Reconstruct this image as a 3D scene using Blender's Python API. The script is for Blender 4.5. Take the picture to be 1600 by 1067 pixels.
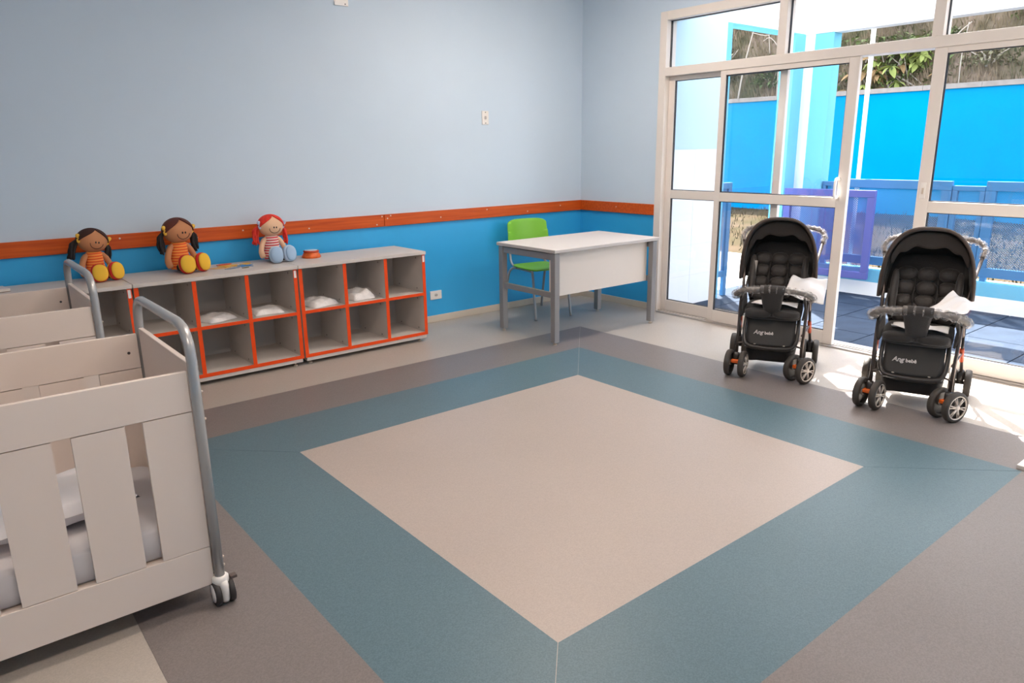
import bpy, bmesh, math, random
from mathutils import Vector, Matrix
R = math.radians
PI = math.pi
sc = bpy.context.scene
for o in list(bpy.data.objects):
    bpy.data.objects.remove(o, do_unlink=True)
C = sc.collection

# ------------------------------------------------------------------ camera
cam_d = bpy.data.cameras.new('camera'); cam = bpy.data.objects.new('camera', cam_d); C.objects.link(cam)
FW = Vector((0.608472, 0.751138, -0.256033)); RT = Vector((0.774753, -0.632125, -0.013269)); UP = Vector((0.171811, 0.190289, 0.966577))
m = Matrix.Identity(4)
for i in range(3):
    m[i][0] = RT[i]; m[i][1] = UP[i]; m[i][2] = -FW[i]
m[0][3], m[1][3], m[2][3] = -5.211, -5.3057, 1.4723
cam.matrix_world = m
cam_d.sensor_fit = 'HORIZONTAL'; cam_d.sensor_width = 36.0; cam_d.lens = 36.0 * 1134.485 / 1600.0
cam_d.clip_start = 0.05; cam_d.clip_end = 200
sc.camera = cam

# ------------------------------------------------------------------ world, sun, exposure
SUN_DIR = Vector((-0.55, -0.62, -1.0)).normalized()      # the way the light travels
w = bpy.data.worlds.new('world'); sc.world = w; w.use_nodes = True
nt = w.node_tree; nt.nodes.clear()
sky = nt.nodes.new('ShaderNodeTexSky'); sky.sky_type = 'NISHITA'; sky.sun_disc = False
sky.sun_elevation = math.asin(-SUN_DIR.z); sky.sun_rotation = math.atan2(-SUN_DIR.x, -SUN_DIR.y)
sky.dust_density = 3.0; sky.air_density = 1.0; sky.ozone_density = 1.0
hs = nt.nodes.new('ShaderNodeHueSaturation'); hs.inputs['Saturation'].default_value = 0.45
bg = nt.nodes.new('ShaderNodeBackground'); bg.inputs['Strength'].default_value = 0.55
wo = nt.nodes.new('ShaderNodeOutputWorld')
nt.links.new(sky.outputs[0], hs.inputs['Color']); nt.links.new(hs.outputs[0], bg.inputs['Color']); nt.links.new(bg.outputs[0], wo.inputs['Surface'])
sd = bpy.data.lights.new('sun', 'SUN'); so = bpy.data.objects.new('sun', sd); C.objects.link(so)
sd.energy = 14.0; sd.angle = R(0.55); sd.color = (1.0, 0.94, 0.86)
so.rotation_euler = SUN_DIR.to_track_quat('-Z', 'Y').to_euler(); so.location = (6, 6, 10)
def portal(loc, rot, sx, sy):
    d = bpy.data.lights.new('portal', 'AREA'); d.shape = 'RECTANGLE'; d.size = sx; d.size_y = sy
    d.cycles.is_portal = True
    o = bpy.data.objects.new('portal', d); C.objects.link(o); o.location = loc; o.rotation_euler = rot
portal((0.16, -3.2, 1.29), (0, R(90), 0), 2.5, 4.4)
vs = sc.view_settings
vs.view_transform = 'Standard'; vs.look = 'None'; vs.gamma = 1.0; vs.use_curve_mapping = False
vs.exposure = 1.5
try:
    sc.cycles.transparent_max_bounces = 24; sc.cycles.diffuse_bounces = 6; sc.cycles.max_bounces = 14
except Exception:
    pass

# ------------------------------------------------------------------ materials
MATS = {}
def mat(name, col, rough=0.6, metal=0.0, var=0.0, vscale=8.0, bump=0.0, bscale=40.0, spec=0.5, col2=None, stretch=None, coat=0.0, sheen=0.0):
    if name in MATS: return MATS[name]
    M = bpy.data.materials.new(name); M.use_nodes = True; MATS[name] = M
    n = M.node_tree; b = n.nodes['Principled BSDF']
    b.inputs['Roughness'].default_value = rough; b.inputs['Metallic'].default_value = metal
    b.inputs['Specular IOR Level'].default_value = spec
    b.inputs['Base Color'].default_value = (*col, 1)
    if coat: b.inputs['Coat Weight'].default_value = coat
    if sheen: b.inputs['Sheen Weight'].default_value = sheen
    tc = n.nodes.new('ShaderNodeTexCoord'); mp = n.nodes.new('ShaderNodeMapping')
    n.links.new(tc.outputs['Object'], mp.inputs['Vector'])
    if stretch: mp.inputs['Scale'].default_value = stretch
    if var or col2:
        nz = n.nodes.new('ShaderNodeTexNoise'); nz.inputs['Scale'].default_value = vscale; nz.inputs['Detail'].default_value = 4
        n.links.new(mp.outputs[0], nz.inputs['Vector'])
        mx = n.nodes.new('ShaderNodeMix'); mx.data_type = 'RGBA'
        c2 = col2 if col2 else tuple(c * (1 - var) for c in col)
        c1 = col if col2 else tuple(min(1, c * (1 + var)) for c in col)
        mx.inputs['A'].default_value = (*c1, 1); mx.inputs['B'].default_value = (*c2, 1)
        rp = n.nodes.new('ShaderNodeValToRGB'); rp.color_ramp.elements[0].position = 0.35; rp.color_ramp.elements[1].position = 0.65
        n.links.new(nz.outputs['Fac'], rp.inputs[0]); n.links.new(rp.outputs[0], mx.inputs['Factor'])
        n.links.new(mx.outputs['Result'], b.inputs['Base Color'])
    if bump:
        nb = n.nodes.new('ShaderNodeTexNoise'); nb.inputs['Scale'].default_value = bscale; nb.inputs['Detail'].default_value = 3
        n.links.new(mp.outputs[0], nb.inputs['Vector'])
        bp = n.nodes.new('ShaderNodeBump'); bp.inputs['Strength'].default_value = bump; bp.inputs['Distance'].default_value = 0.01
        n.links.new(nb.outputs['Fac'], bp.inputs['Height']); n.links.new(bp.outputs[0], b.inputs['Normal'])
    return M

def glass_mat(name, tint=(1, 1, 1), refl=1.0):
    M = bpy.data.materials.new(name); M.use_nodes = True; MATS[name] = M
    n = M.node_tree; n.nodes.clear()
    t = n.nodes.new('ShaderNodeBsdfTransparent'); t.inputs['Color'].default_value = (*tint, 1)
    g = n.nodes.new('ShaderNodeBsdfGlossy'); g.inputs['Roughness'].default_value = 0.0
    lw = n.nodes.new('ShaderNodeLayerWeight'); lw.inputs['Blend'].default_value = 0.5
    pw = n.nodes.new('ShaderNodeMath'); pw.operation = 'POWER'; pw.inputs[1].default_value = 5.0; n.links.new(lw.outputs['Facing'], pw.inputs[0])
    f = n.nodes.new('ShaderNodeMath'); f.operation = 'MULTIPLY_ADD'; f.inputs[1].default_value = 0.96; f.inputs[2].default_value = 0.04; n.links.new(pw.outputs[0], f.inputs[0])
    mx = n.nodes.new('ShaderNodeMixShader'); o = n.nodes.new('ShaderNodeOutputMaterial')
    n.links.new(f.outputs[0], mx.inputs[0]); n.links.new(t.outputs[0], mx.inputs[1]); n.links.new(g.outputs[0], mx.inputs[2]); n.links.new(mx.outputs[0], o.inputs[0])
    return M

def film_mat(name, opacity, col, nscale=55, bstr=1.0):
    """thin crinkled clear plastic film: mostly see-through, glossy creases"""
    M = bpy.data.materials.new(name); M.use_nodes = True; MATS[name] = M
    n = M.node_tree; b = n.nodes['Principled BSDF']
    b.inputs['Base Color'].default_value = (*col, 1); b.inputs['Roughness'].default_value = 0.12
    b.inputs['Alpha'].default_value = opacity
    tc = n.nodes.new('ShaderNodeTexCoord'); nb = n.nodes.new('ShaderNodeTexNoise'); nb.inputs['Scale'].default_value = nscale; nb.inputs['Detail'].default_value = 4
    n.links.new(tc.outputs['Object'], nb.inputs['Vector'])
    bp = n.nodes.new('ShaderNodeBump'); bp.inputs['Strength'].default_value = bstr; bp.inputs['Distance'].default_value = 0.02
    n.links.new(nb.outputs['Fac'], bp.inputs['Height']); n.links.new(bp.outputs[0], b.inputs['Normal'])
    rp = n.nodes.new('ShaderNodeValToRGB'); rp.color_ramp.elements[0].position = 0.42; rp.color_ramp.elements[1].position = 0.62
    lo = opacity * 0.5; hi = min(1, opacity * 1.7)
    rp.color_ramp.elements[0].color = (lo, lo, lo, 1); rp.color_ramp.elements[1].color = (hi, hi, hi, 1)
    n.links.new(nb.outputs['Fac'], rp.inputs[0]); n.links.new(rp.outputs[0], b.inputs['Alpha'])
    return M

def vinyl(name, col, dark):
    """speckled sheet vinyl"""
    M = bpy.data.materials.new(name); M.use_nodes = True; MATS[name] = M
    n = M.node_tree; b = n.nodes['Principled BSDF']
    b.inputs['Roughness'].default_value = 0.40; b.inputs['Specular IOR Level'].default_value = 0.40
    tc = n.nodes.new('ShaderNodeTexCoord')
    v = n.nodes.new('ShaderNodeTexVoronoi'); v.inputs['Scale'].default_value = 260
    n.links.new(tc.outputs['Object'], v.inputs['Vector'])
    nz = n.nodes.new('ShaderNodeTexNoise'); nz.inputs['Scale'].default_value = 1.3; nz.inputs['Detail'].default_value = 3
    n.links.new(tc.outputs['Object'], nz.inputs['Vector'])
    sp = n.nodes.new('ShaderNodeSeparateColor'); n.links.new(v.outputs['Color'], sp.inputs[0])
    mx = n.nodes.new('ShaderNodeMix'); mx.data_type = 'RGBA'
    mx.inputs['A'].default_value = (*col, 1); mx.inputs['B'].default_value = (*dark, 1)
    n.links.new(sp.outputs[0], mx.inputs['Factor'])
    m2 = n.nodes.new('ShaderNodeMix'); m2.data_type = 'RGBA'; m2.blend_type = 'MULTIPLY'; m2.inputs['Factor'].default_value = 0.12
    n.links.new(mx.outputs['Result'], m2.inputs['A']); n.links.new(nz.outputs['Fac'], m2.inputs['B'])
    n.links.new(m2.outputs['Result'], b.inputs['Base Color'])
    return M

def wood(name, c1, c2, scale=(0.6, 14, 14)):
    M = bpy.data.materials.new(name); M.use_nodes = True; MATS[name] = M
    n = M.node_tree; b = n.nodes['Principled BSDF']; b.inputs['Roughness'].default_value = 0.42; b.inputs['Specular IOR Level'].default_value = 0.3
    tc = n.nodes.new('ShaderNodeTexCoord'); mp = n.nodes.new('ShaderNodeMapping'); mp.inputs['Scale'].default_value = scale
    nz = n.nodes.new('ShaderNodeTexNoise'); nz.inputs['Scale'].default_value = 4; nz.inputs['Detail'].default_value = 6
    rp = n.nodes.new('ShaderNodeValToRGB'); rp.color_ramp.elements[0].color = (*c1, 1); rp.color_ramp.elements[1].color = (*c2, 1)
    rp.color_ramp.elements[0].position = 0.3; rp.color_ramp.elements[1].position = 0.7
    n.links.new(tc.outputs['Object'], mp.inputs[0]); n.links.new(mp.outputs[0], nz.inputs['Vector']); n.links.new(nz.outputs['Fac'], rp.inputs[0])
    n.links.new(rp.outputs[0], b.inputs['Base Color'])
    return M

def stripes(name, cols, period):
    """knitted fabric with horizontal printed bands (object Z)"""
    M = bpy.data.materials.new(name); M.use_nodes = True; MATS[name] = M
    n = M.node_tree; b = n.nodes['Principled BSDF']; b.inputs['Roughness'].default_value = 0.85
    tc = n.nodes.new('ShaderNodeTexCoord'); sx = n.nodes.new('ShaderNodeSeparateXYZ'); n.links.new(tc.outputs['Object'], sx.inputs[0])
    d = n.nodes.new('ShaderNodeMath'); d.operation = 'DIVIDE'; d.inputs[1].default_value = period; n.links.new(sx.outputs['Z'], d.inputs[0])
    f = n.nodes.new('ShaderNodeMath'); f.operation = 'FRACT'; n.links.new(d.outputs[0], f.inputs[0])
    rp = n.nodes.new('ShaderNodeValToRGB'); rp.color_ramp.interpolation = 'CONSTANT'
    for i, c in enumerate(cols):
        if i < 2: e = rp.color_ramp.elements[i]; e.position = i / len(cols)
        else: e = rp.color_ramp.elements.new(i / len(cols))
        e.color = (*c, 1)
    n.links.new(f.outputs[0], rp.inputs[0]); n.links.new(rp.outputs[0], b.inputs['Base Color'])
    return M

def perforated(name, col, pitch, rad):
    """painted sheet metal punched with staggered round holes (local X along the sheet, Z up)"""
    M = bpy.data.materials.new(name); M.use_nodes = True; MATS[name] = M
    n = M.node_tree; b = n.nodes['Principled BSDF']; b.inputs['Base Color'].default_value = (*col, 1); b.inputs['Roughness'].default_value = 0.45; b.inputs['Specular IOR Level'].default_value = 0.1
    tc = n.nodes.new('ShaderNodeTexCoord'); sx = n.nodes.new('ShaderNodeSeparateXYZ'); n.links.new(tc.outputs['Object'], sx.inputs[0])
    cx = n.nodes.new('ShaderNodeCombineXYZ'); n.links.new(sx.outputs['X'], cx.inputs['X']); n.links.new(sx.outputs['Z'], cx.inputs['Y'])
    mp = n.nodes.new('ShaderNodeMapping'); mp.inputs['Rotation'].default_value = (0, 0, PI / 4); n.links.new(cx.outputs[0], mp.inputs[0])
    v = n.nodes.new('ShaderNodeTexVoronoi'); v.voronoi_dimensions = '2D'; v.inputs['Scale'].default_value = 1 / pitch; v.inputs['Randomness'].default_value = 0
    n.links.new(mp.outputs[0], v.inputs['Vector'])
    g = n.nodes.new('ShaderNodeMath'); g.operation = 'GREATER_THAN'; g.inputs[1].default_value = rad; n.links.new(v.outputs['Distance'], g.inputs[0])
    n.links.new(g.outputs[0], b.inputs['Alpha'])
    return M

# paints and surfaces of the room
WALL_UP = mat('wall_paint_pale', (0.565, 0.675, 0.785), 0.55, var=0.015, vscale=1.5)
WALL_LO = mat('wall_paint_blue', (0.030, 0.39, 0.78), 0.42, var=0.02, vscale=2)
CEIL = mat('ceiling_white', (0.82, 0.81, 0.79), 0.8)
RAILW = wood('rail_wood', (0.47, 0.060, 0.006), (0.66, 0.115, 0.013))
V_BEIGE = vinyl('vinyl_beige', (0.475, 0.405, 0.36), (0.42, 0.355, 0.315))
V_LIGHT = vinyl('vinyl_light', (0.49, 0.44, 0.39), (0.43, 0.385, 0.34))
V_BLUE = vinyl('vinyl_blue', (0.125, 0.198, 0.235), (0.090, 0.152, 0.187))
V_GREY = vinyl('vinyl_grey', (0.235, 0.205, 0.198), (0.19, 0.165, 0.158))
COVE = mat('cove_skirting', (0.60, 0.53, 0.44), 0.4)
ALU = mat('alu_cream', (0.74, 0.68, 0.63), 0.4, var=0.015, vscale=3)
GASKET = mat('gasket_black', (0.03, 0.03, 0.035), 0.5)
GLASS = glass_mat('door_glass', (0.985, 0.99, 0.99))
WHITE_PL = mat('white_plastic', (0.80, 0.76, 0.72), 0.35)
DARK = mat('dark_hole', (0.02, 0.02, 0.02), 0.6)
SCREW = mat('screw_metal', (0.7, 0.6, 0.5), 0.35, metal=0.6)

# ------------------------------------------------------------------ mesh helpers
class MB:
    def __init__(s): s.v = []; s.f = []
    def add(s, vs, fs, M=None):
        b = len(s.v)
        s.v += [tuple(M @ Vector(p)) if M is not None else tuple(p) for p in vs]
        s.f += [tuple(b + i for i in f) for f in fs]; return s
    def box(s, c, d, M=None, rz=0):
        x, y, z = d[0] / 2, d[1] / 2, d[2] / 2
        vs = [(a, b, e) for a in (-x, x) for b in (-y, y) for e in (-z, z)]
        T = Matrix.Translation(c) @ Matrix.Rotation(rz, 4, 'Z')
        if M is not None: T = M @ T
        return s.add(vs, [(0, 1, 3, 2), (4, 6, 7, 5), (0, 4, 5, 1), (2, 3, 7, 6), (0, 2, 6, 4), (1, 5, 7, 3)], T)
    def bb(s, x0, x1, y0, y1, z0, z1):
        return s.box(((x0 + x1) / 2, (y0 + y1) / 2, (z0 + z1) / 2), (abs(x1 - x0), abs(y1 - y0), abs(z1 - z0)))
    def prism(s, poly, z0, z1, M=None):
        n = len(poly)
        vs = [(x, y, z0) for x, y in poly] + [(x, y, z1) for x, y in poly]
        fs = [tuple(reversed(range(n))), tuple(range(n, 2 * n))] + [(i, (i + 1) % n, n + (i + 1) % n, n + i) for i in range(n)]
        return s.add(vs, fs, M)
    def tube(s, pts, r, seg=10, closed=False, M=None, flat=1.0):
        pts = [Vector(p) for p in pts]; n = len(pts)
        rs = r if isinstance(r, (list, tuple)) else [r] * n
        vs = []; fs = []; prev = None
        for i, p in enumerate(pts):
            if closed: t = pts[(i + 1) % n] - pts[i - 1]
            elif i == 0: t = pts[1] - p
            elif i == n - 1: t = p - pts[-2]
            else: t = pts[i + 1] - pts[i - 1]
            t.normalize()
            if prev is None:
                a = Vector((0, 0, 1)) if abs(t.z) < 0.9 else Vector((1, 0, 0))
                nn = (a - t * a.dot(t)).normalized()
            else:
                nn = prev - t * prev.dot(t)
                nn = nn.normalized() if nn.length > 1e-6 else prev
            prev = nn; bn = t.cross(nn)
            for k in range(seg):
                a = 2 * PI * k / seg
                vs.append(p + (nn * math.cos(a) * flat + bn * math.sin(a)) * rs[i])
        for i in range(n if closed else n - 1):
            j = (i + 1) % n
            for k in range(seg):
                fs.append((i * seg + k, i * seg + (k + 1) % seg, j * seg + (k + 1) % seg, j * seg + k))
        if not closed: fs += [tuple(reversed(range(seg))), tuple(range((n - 1) * seg, n * seg))]
        return s.add(vs, fs, M)
    def lathe(s, prof, seg=24, M=None):
        n = len(prof); vs = [(r * math.cos(2 * PI * k / seg), r * math.sin(2 * PI * k / seg), z) for r, z in prof for k in range(seg)]
        fs = [(i * seg + k, i * seg + (k + 1) % seg, (i + 1) * seg + (k + 1) % seg, (i + 1) * seg + k) for i in range(n - 1) for k in range(seg)]
        fs += [tuple(reversed(range(seg))), tuple(range((n - 1) * seg, n * seg))]
        return s.add(vs, fs, M)
    def sell(s, c, r, e1=1.0, e2=1.0, seg=20, rings=12, M=None):
        """superellipsoid (e=1: ellipsoid, small e: boxy cushion)"""
        pw = lambda a, e: math.copysign(abs(a) ** e, a)
        vs = []; fs = []
        for i in range(1, rings):
            th = -PI / 2 + PI * i / rings
            for k in range(seg):
                ph = 2 * PI * k / seg
                vs.append((r[0] * pw(math.cos(th), e1) * pw(math.cos(ph), e2), r[1] * pw(math.cos(th), e1) * pw(math.sin(ph), e2), r[2] * pw(math.sin(th), e1)))
        b = len(vs); vs += [(0, 0, -r[2]), (0, 0, r[2])]
        for i in range(rings - 2):
            for k in range(seg):
                fs.append((i * seg + k, i * seg + (k + 1) % seg, (i + 1) * seg + (k + 1) % seg, (i + 1) * seg + k))
        for k in range(seg):
            fs.append((b, (k + 1) % seg, k)); fs.append((b + 1, (rings - 2) * seg + k, (rings - 2) * seg + (k + 1) % seg))
        T = Matrix.Translation(c)
        if M is not None: T = M @ T
        return s.add(vs, fs, T)
    def grid(s, fn, nu, nv, M=None):
        vs = [fn(i / nu, j / nv) for i in range(nu + 1) for j in range(nv + 1)]
        fs = [(i * (nv + 1) + j, (i + 1) * (nv + 1) + j, (i + 1) * (nv + 1) + j + 1, i * (nv + 1) + j + 1) for i in range(nu) for j in range(nv)]
        return s.add(vs, fs, M)
    def mesh(s, name, smooth):
        me = bpy.data.meshes.new(name); me.from_pydata(s.v, [], s.f); me.update()
        bm = bmesh.new(); bm.from_mesh(me); bmesh.ops.recalc_face_normals(bm, faces=bm.faces); bm.to_mesh(me); bm.free()
        if smooth: me.polygons.foreach_set('use_smooth', [True] * len(me.polygons))
        return me
    def build(s, name, M, parent=None, smooth=False, bevel=0.0, solid=0.0, sub=0, loc=None, rot=None):
        me = s.mesh(name, smooth); me.materials.append(M)
        o = bpy.data.objects.new(name, me); C.objects.link(o)
        if parent is not None: o.parent = parent
        if loc: o.location = loc
        if rot: o.rotation_euler = rot
        if solid:
            d = o.modifiers.new('thickness', 'SOLIDIFY'); d.thickness = solid; d.offset = 0
        if sub:
            d = o.modifiers.new('subdivision', 'SUBSURF'); d.levels = sub; d.render_levels = sub
        if bevel:
            d = o.modifiers.new('bevel', 'BEVEL'); d.width = bevel; d.segments = 2; d.limit_method = 'ANGLE'; d.angle_limit = R(40)
            me.polygons.foreach_set('use_smooth', [True] * len(me.polygons))
            d.harden_normals = True
        return o
def B(x0, x1, y0, y1, z0, z1): return MB().bb(x0, x1, y0, y1, z0, z1)
def spline(pts, n=8):
    P = [Vector(p) for p in pts]; out = []
    for i in range(len(P) - 1):
        a = P[i - 1] if i > 0 else P[0] * 2 - P[1]; b = P[i]; c = P[i + 1]; d = P[i + 2] if i + 2 < len(P) else P[-1] * 2 - P[-2]
        for k in range(n):
            t = k / n
            out.append(0.5 * ((2 * b) + (c - a) * t + (2 * a - 5 * b + 4 * c - d) * t * t + (3 * b - a - 3 * c + d) * t ** 3))
    out.append(P[-1]); return out
def tag(o, label, cat, group=None, kind=None):
    if label: o['label'] = label
    if cat: o['category'] = cat
    if group: o['group'] = group
    if kind: o['kind'] = kind
    return o
def thing(name, label, cat, loc=(0, 0, 0), rotz=0, group=None, kind=None):
    o = bpy.data.objects.new(name, None); C.objects.link(o); o.empty_display_size = 0.1
    o.location = loc; o.rotation_euler = (0, 0, rotz)
    return tag(o, label, cat, group, kind)
def struct(o, label=None, cat=None):
    return tag(o, label, cat, kind='structure')
def dup_mesh(o, parent, loc, rot=None):
    c = o.copy(); C.objects.link(c); c.parent = parent; c.location = loc
    if rot: c.rotation_euler = rot
    return c
rnd = random.Random(4)

# ================================================================== ROOM SHELL
X0, Y0, H = -8.0, -6.8, 3.0
floor = struct(B(X0 - .15, 0.0, Y0 - .15, 0.15, -0.12, 0.0).build('floor', V_LIGHT), 'pale speckled sheet vinyl floor of the nursery room', 'floor')
# inlaid vinyl: cream square, mitred blue border, mitred grey border
fx0, fx1, fy0, fy1 = -3.900, -1.939, -3.892, -1.965
g = 0.0015
def strips(a, b, name, M, z):
    o = (fx0 - b, fx1 + b, fy0 - b, fy1 + b); i = (fx0 - a, fx1 + a, fy0 - a, fy1 + a)
    quads = [[(o[0] + g, o[2]), (o[1] - g, o[2]), (i[1] - g, i[2]), (i[0] + g, i[2])], [(o[1], o[2] + g), (o[1], o[3] - g), (i[1], i[3] - g), (i[1], i[2] + g)],
             [(o[1] - g, o[3]), (o[0] + g, o[3]), (i[0] + g, i[3]), (i[1] - g, i[3])], [(o[0], o[3] - g), (o[0], o[2] + g), (i[0], i[2] + g), (i[0], i[3] - g)]]
    for q in quads: MB().prism(q, 0.0, z).build(name, M, floor)
MB().prism([(fx0, fy0), (fx1, fy0), (fx1, fy1), (fx0, fy1)], 0, 0.0012).build('centre_square', V_BEIGE, floor)['label'] = 'cream vinyl square'
strips(0.0, 0.497, 'inner_border_strip', V_BLUE, 0.0012)
strips(0.497, 0.976, 'outer_border_strip', V_GREY, 0.0012)

RZ = 0.924   # paint change behind the rail
def two_tone(name, x0, x1, y0, y1):
    o = B(x0, x1, y0, y1, RZ, H).build(name, WALL_UP); struct(o)
    l = B(x0, x1, y0, y1, -0.05, RZ).build('lower_paint_band', WALL_LO, o); l['label'] = 'bright blue lower wall'
    return o
two_tone('wall_back', X0 - .15, 0.15, 0.0, 0.15)
wr = two_tone('wall_right', 0.0, 0.15, -0.98, 0.0)
B(0.0, 0.15, -5.42, -0.98, 2.57, H).build('lintel', WALL_UP, wr)
B(0.0, 0.15, Y0, -5.42, RZ, H).build('end_wall_upper', WALL_UP, wr); B(0.0, 0.15, Y0, -5.42, -0.05, RZ).build('end_wall_lower', WALL_LO, wr)
two_tone('wall_left', X0 - .15, X0, Y0, 0.0)
two_tone('wall_front', X0, 0.0, Y0 - .15, Y0)
struct(B(X0 - .15, 0.15, Y0 - .15, 0.15, H, H + .15).build('ceiling', CEIL))
struct(B(X0, 0.0, -0.012, 0.0, 0, 0.061).build('baseboard_back', COVE, bevel=0.004))
struct(B(-0.012, 0.0, -0.98, -0.012, 0, 0.061).build('baseboard_right', COVE, bevel=0.004))
# wooden wall-guard boards
def rail(name, x0, x1, y0, y1, screws, ax):
    o = B(x0, x1, y0, y1, 0.876, 0.972).build(name, RAILW, bevel=0.004); struct(o)
    for a, z in screws:
        if ax == 'x': Mx = Matrix.Translation((a, y0, z)) @ Matrix.Rotation(R(90), 4, 'X')
        else: Mx = Matrix.Translation((x0, a, z)) @ Matrix.Rotation(R(-90), 4, 'Y')
        MB().lathe([(0.006, -0.001), (0.006, 0.001), (0.003, 0.0018)], 10, Mx).build('screw', SCREW, o)
rail('trim_1', X0, -2.252, -0.022, 0.0, [(-4.95, .905), (-4.2, .945), (-3.72, .91), (-3.4, .935), (-2.9, .91), (-2.27, .958), (-2.32, .895)], 'x')
rail('trim_2', -2.249, 0.0, -0.022, 0.0, [(-2.22, .94), (-1.7, .915), (-1.2, .95), (-0.72, .905), (-0.3, .935), (-2.19, .96)], 'x')
rail('trim_3', -0.022, 0.0, -0.985, -0.023, [(-0.5, .93)], 'y')

# ---- unseen ceiling fill lights, added above the frame to brighten the room
FILL_W = 17.5
def fill_mat():
    M = bpy.data.materials.new('fill_glow'); M.use_nodes = True; n = M.node_tree; b = n.nodes['Principled BSDF']
    b.inputs['Base Color'].default_value = (.9, .88, .85, 1); b.inputs['Emission Color'].default_value = (1.0, .85, .73, 1); b.inputs['Emission Strength'].default_value = FILL_W
    return M
LM = fill_mat()
for lb, x, y in (('near the desk', -1.5, -1.5), ('over the floor square', -3.6, -3.2), ('by the right wall', -1.5, -5.1), ('behind the cribs', -5.0, -4.9)):
    t = thing('added_fill_light', 'added white ceiling fill light ' + lb, 'ceiling light', (x, y, H), 0, 'added fill lights above the frame')
    B(-.62, .62, -.11, .11, -.05, 0).build('housing', WHITE_PL, t, bevel=.004); B(-.60, .60, -.095, .095, -.062, -.05).build('glow_panel', LM, t)

# ---- sliding door wall (aluminium, four transom lights above two fixed and two sliding leaves)
DX0, DX1 = -0.04, 0.09
fr = thing('window_1', 'cream aluminium door frame with row of transom panes', 'window frame', (0, 0, 0)); fr['kind'] = 'structure'
B(DX0, DX1, -1.048, -0.975, 0, 2.57).build('jamb', ALU, fr, bevel=0.004)
B(DX0, DX1, -5.42, -5.35, 0, 2.57).build('jamb', ALU, fr, bevel=0.004)
B(DX0, DX1, -5.35, -1.048, 2.50, 2.57).build('head', ALU, fr, bevel=0.004)
B(DX0, DX1, -5.35, -1.048, 2.055, 2.125).build('transom_bar', ALU, fr, bevel=0.004)
B(-0.05, 0.14, -5.35, -1.048, -0.02, 0.014).build('sill', mat('sill_metal', (0.5, 0.47, 0.45), 0.35, metal=0.5), fr, bevel=0.003)
for y in (-0.012, 0.03):
    B(y - .004, y + .004, -5.35, -1.048, 0.014, 0.02).build('sill_track', ALU, fr)
tm = [-2.115, -3.2, -4.285]
for y in tm: B(DX0 + .01, DX1 - .01, y - .034, y + .034, 2.125, 2.50).build('mullion', ALU, fr, bevel=0.003)
def pane(par, y0, y1, z0, z1, x):
    B(x - .003, x + .003, y0, y1, z0, z1).build('pane', GLASS, par)
    t = 0.005; gk = MB()
    for sx in (x - .007, x + .007):
        gk.bb(sx - .003, sx + .003, y0, y0 + t, z0, z1); gk.bb(sx - .003, sx + .003, y1 - t, y1, z0, z1)
        gk.bb(sx - .003, sx + .003, y0 + t, y1 - t, z0, z0 + t); gk.bb(sx - .003, sx + .003, y0 + t, y1 - t, z1 - t, z1)
    gk.build('gasket', GASKET, par)
ys = [-1.048] + tm + [-5.35]
for i in range(4):
    a = ys[i] - (0.0 if i == 0 else .034); b = ys[i + 1] + (0.0 if i == 3 else .034)
    pane(fr, b, a, 2.125, 2.50, 0.025)
def leaf(name, label, cat, y0, y1, x, sl, sr, handle=None, plate=None):
    """y0 > y1; sl / sr stile widths at y0 / y1"""
    t = thing(name, label, cat, (x, 0, 0)); t['kind'] = 'structure'
    d = 0.018
    B(-d, d, y0 - sl, y0, 0.016, 2.054).build('stile', ALU, t, bevel=0.003); B(-d, d, y1, y1 + sr, 0.016, 2.054).build('stile', ALU, t, bevel=0.003)
    a, b = y1 + sr, y0 - sl
    B(-d, d, a, b, 2.018, 2.054).build('top_rail', ALU, t, bevel=0.002); B(-d, d, a, b, 0.016, 0.115).build('bottom_rail', ALU, t, bevel=0.003)
    B(-d, d, a, b, 1.032, 1.104).build('middle_rail', ALU, t, bevel=0.003)
    pane(t, a, b, 0.115, 1.032, 0); pane(t, a, b, 1.104, 2.018, 0)
    if handle:
        h = MB().tube(spline([(-d, handle, 1.235), (-d - .045, handle, 1.225), (-d - .045, handle, 1.115), (-d, handle, 1.105)], 6), 0.011, 8)
        h.build('handle', mat('handle_white', (0.9, 0.88, 0.86), 0.3), t, smooth=True)
    if plate:
        p = B(-d - .006, -d, plate - .018, plate + .018, 1.12, 1.225).build('lock_plate', WHITE_PL, t, bevel=0.003)
        B(-d - .009, -d - .006, plate - .006, plate + .006, 1.15, 1.19).build('latch', SCREW, p)
    return t
leaf('window_2', 'fixed aluminium glass panel beside desk', 'glass panel', -1.048, -2.16, 0.036, 0.06, 0.06)
leaf('door_1', 'half-open sliding glass door leaf behind left stroller', 'door', -1.603, -2.725, -0.014, 0.05, 0.075, handle=-2.66)
leaf('door_2', 'closed sliding glass door leaf behind right stroller', 'door', -3.198, -4.30, -0.014, 0.077, 0.06, plate=-3.235)
leaf('window_3', 'fixed aluminium glass panel beyond right door leaf', 'glass panel', -4.24, -5.352, 0.036, 0.06, 0.06)

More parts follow.
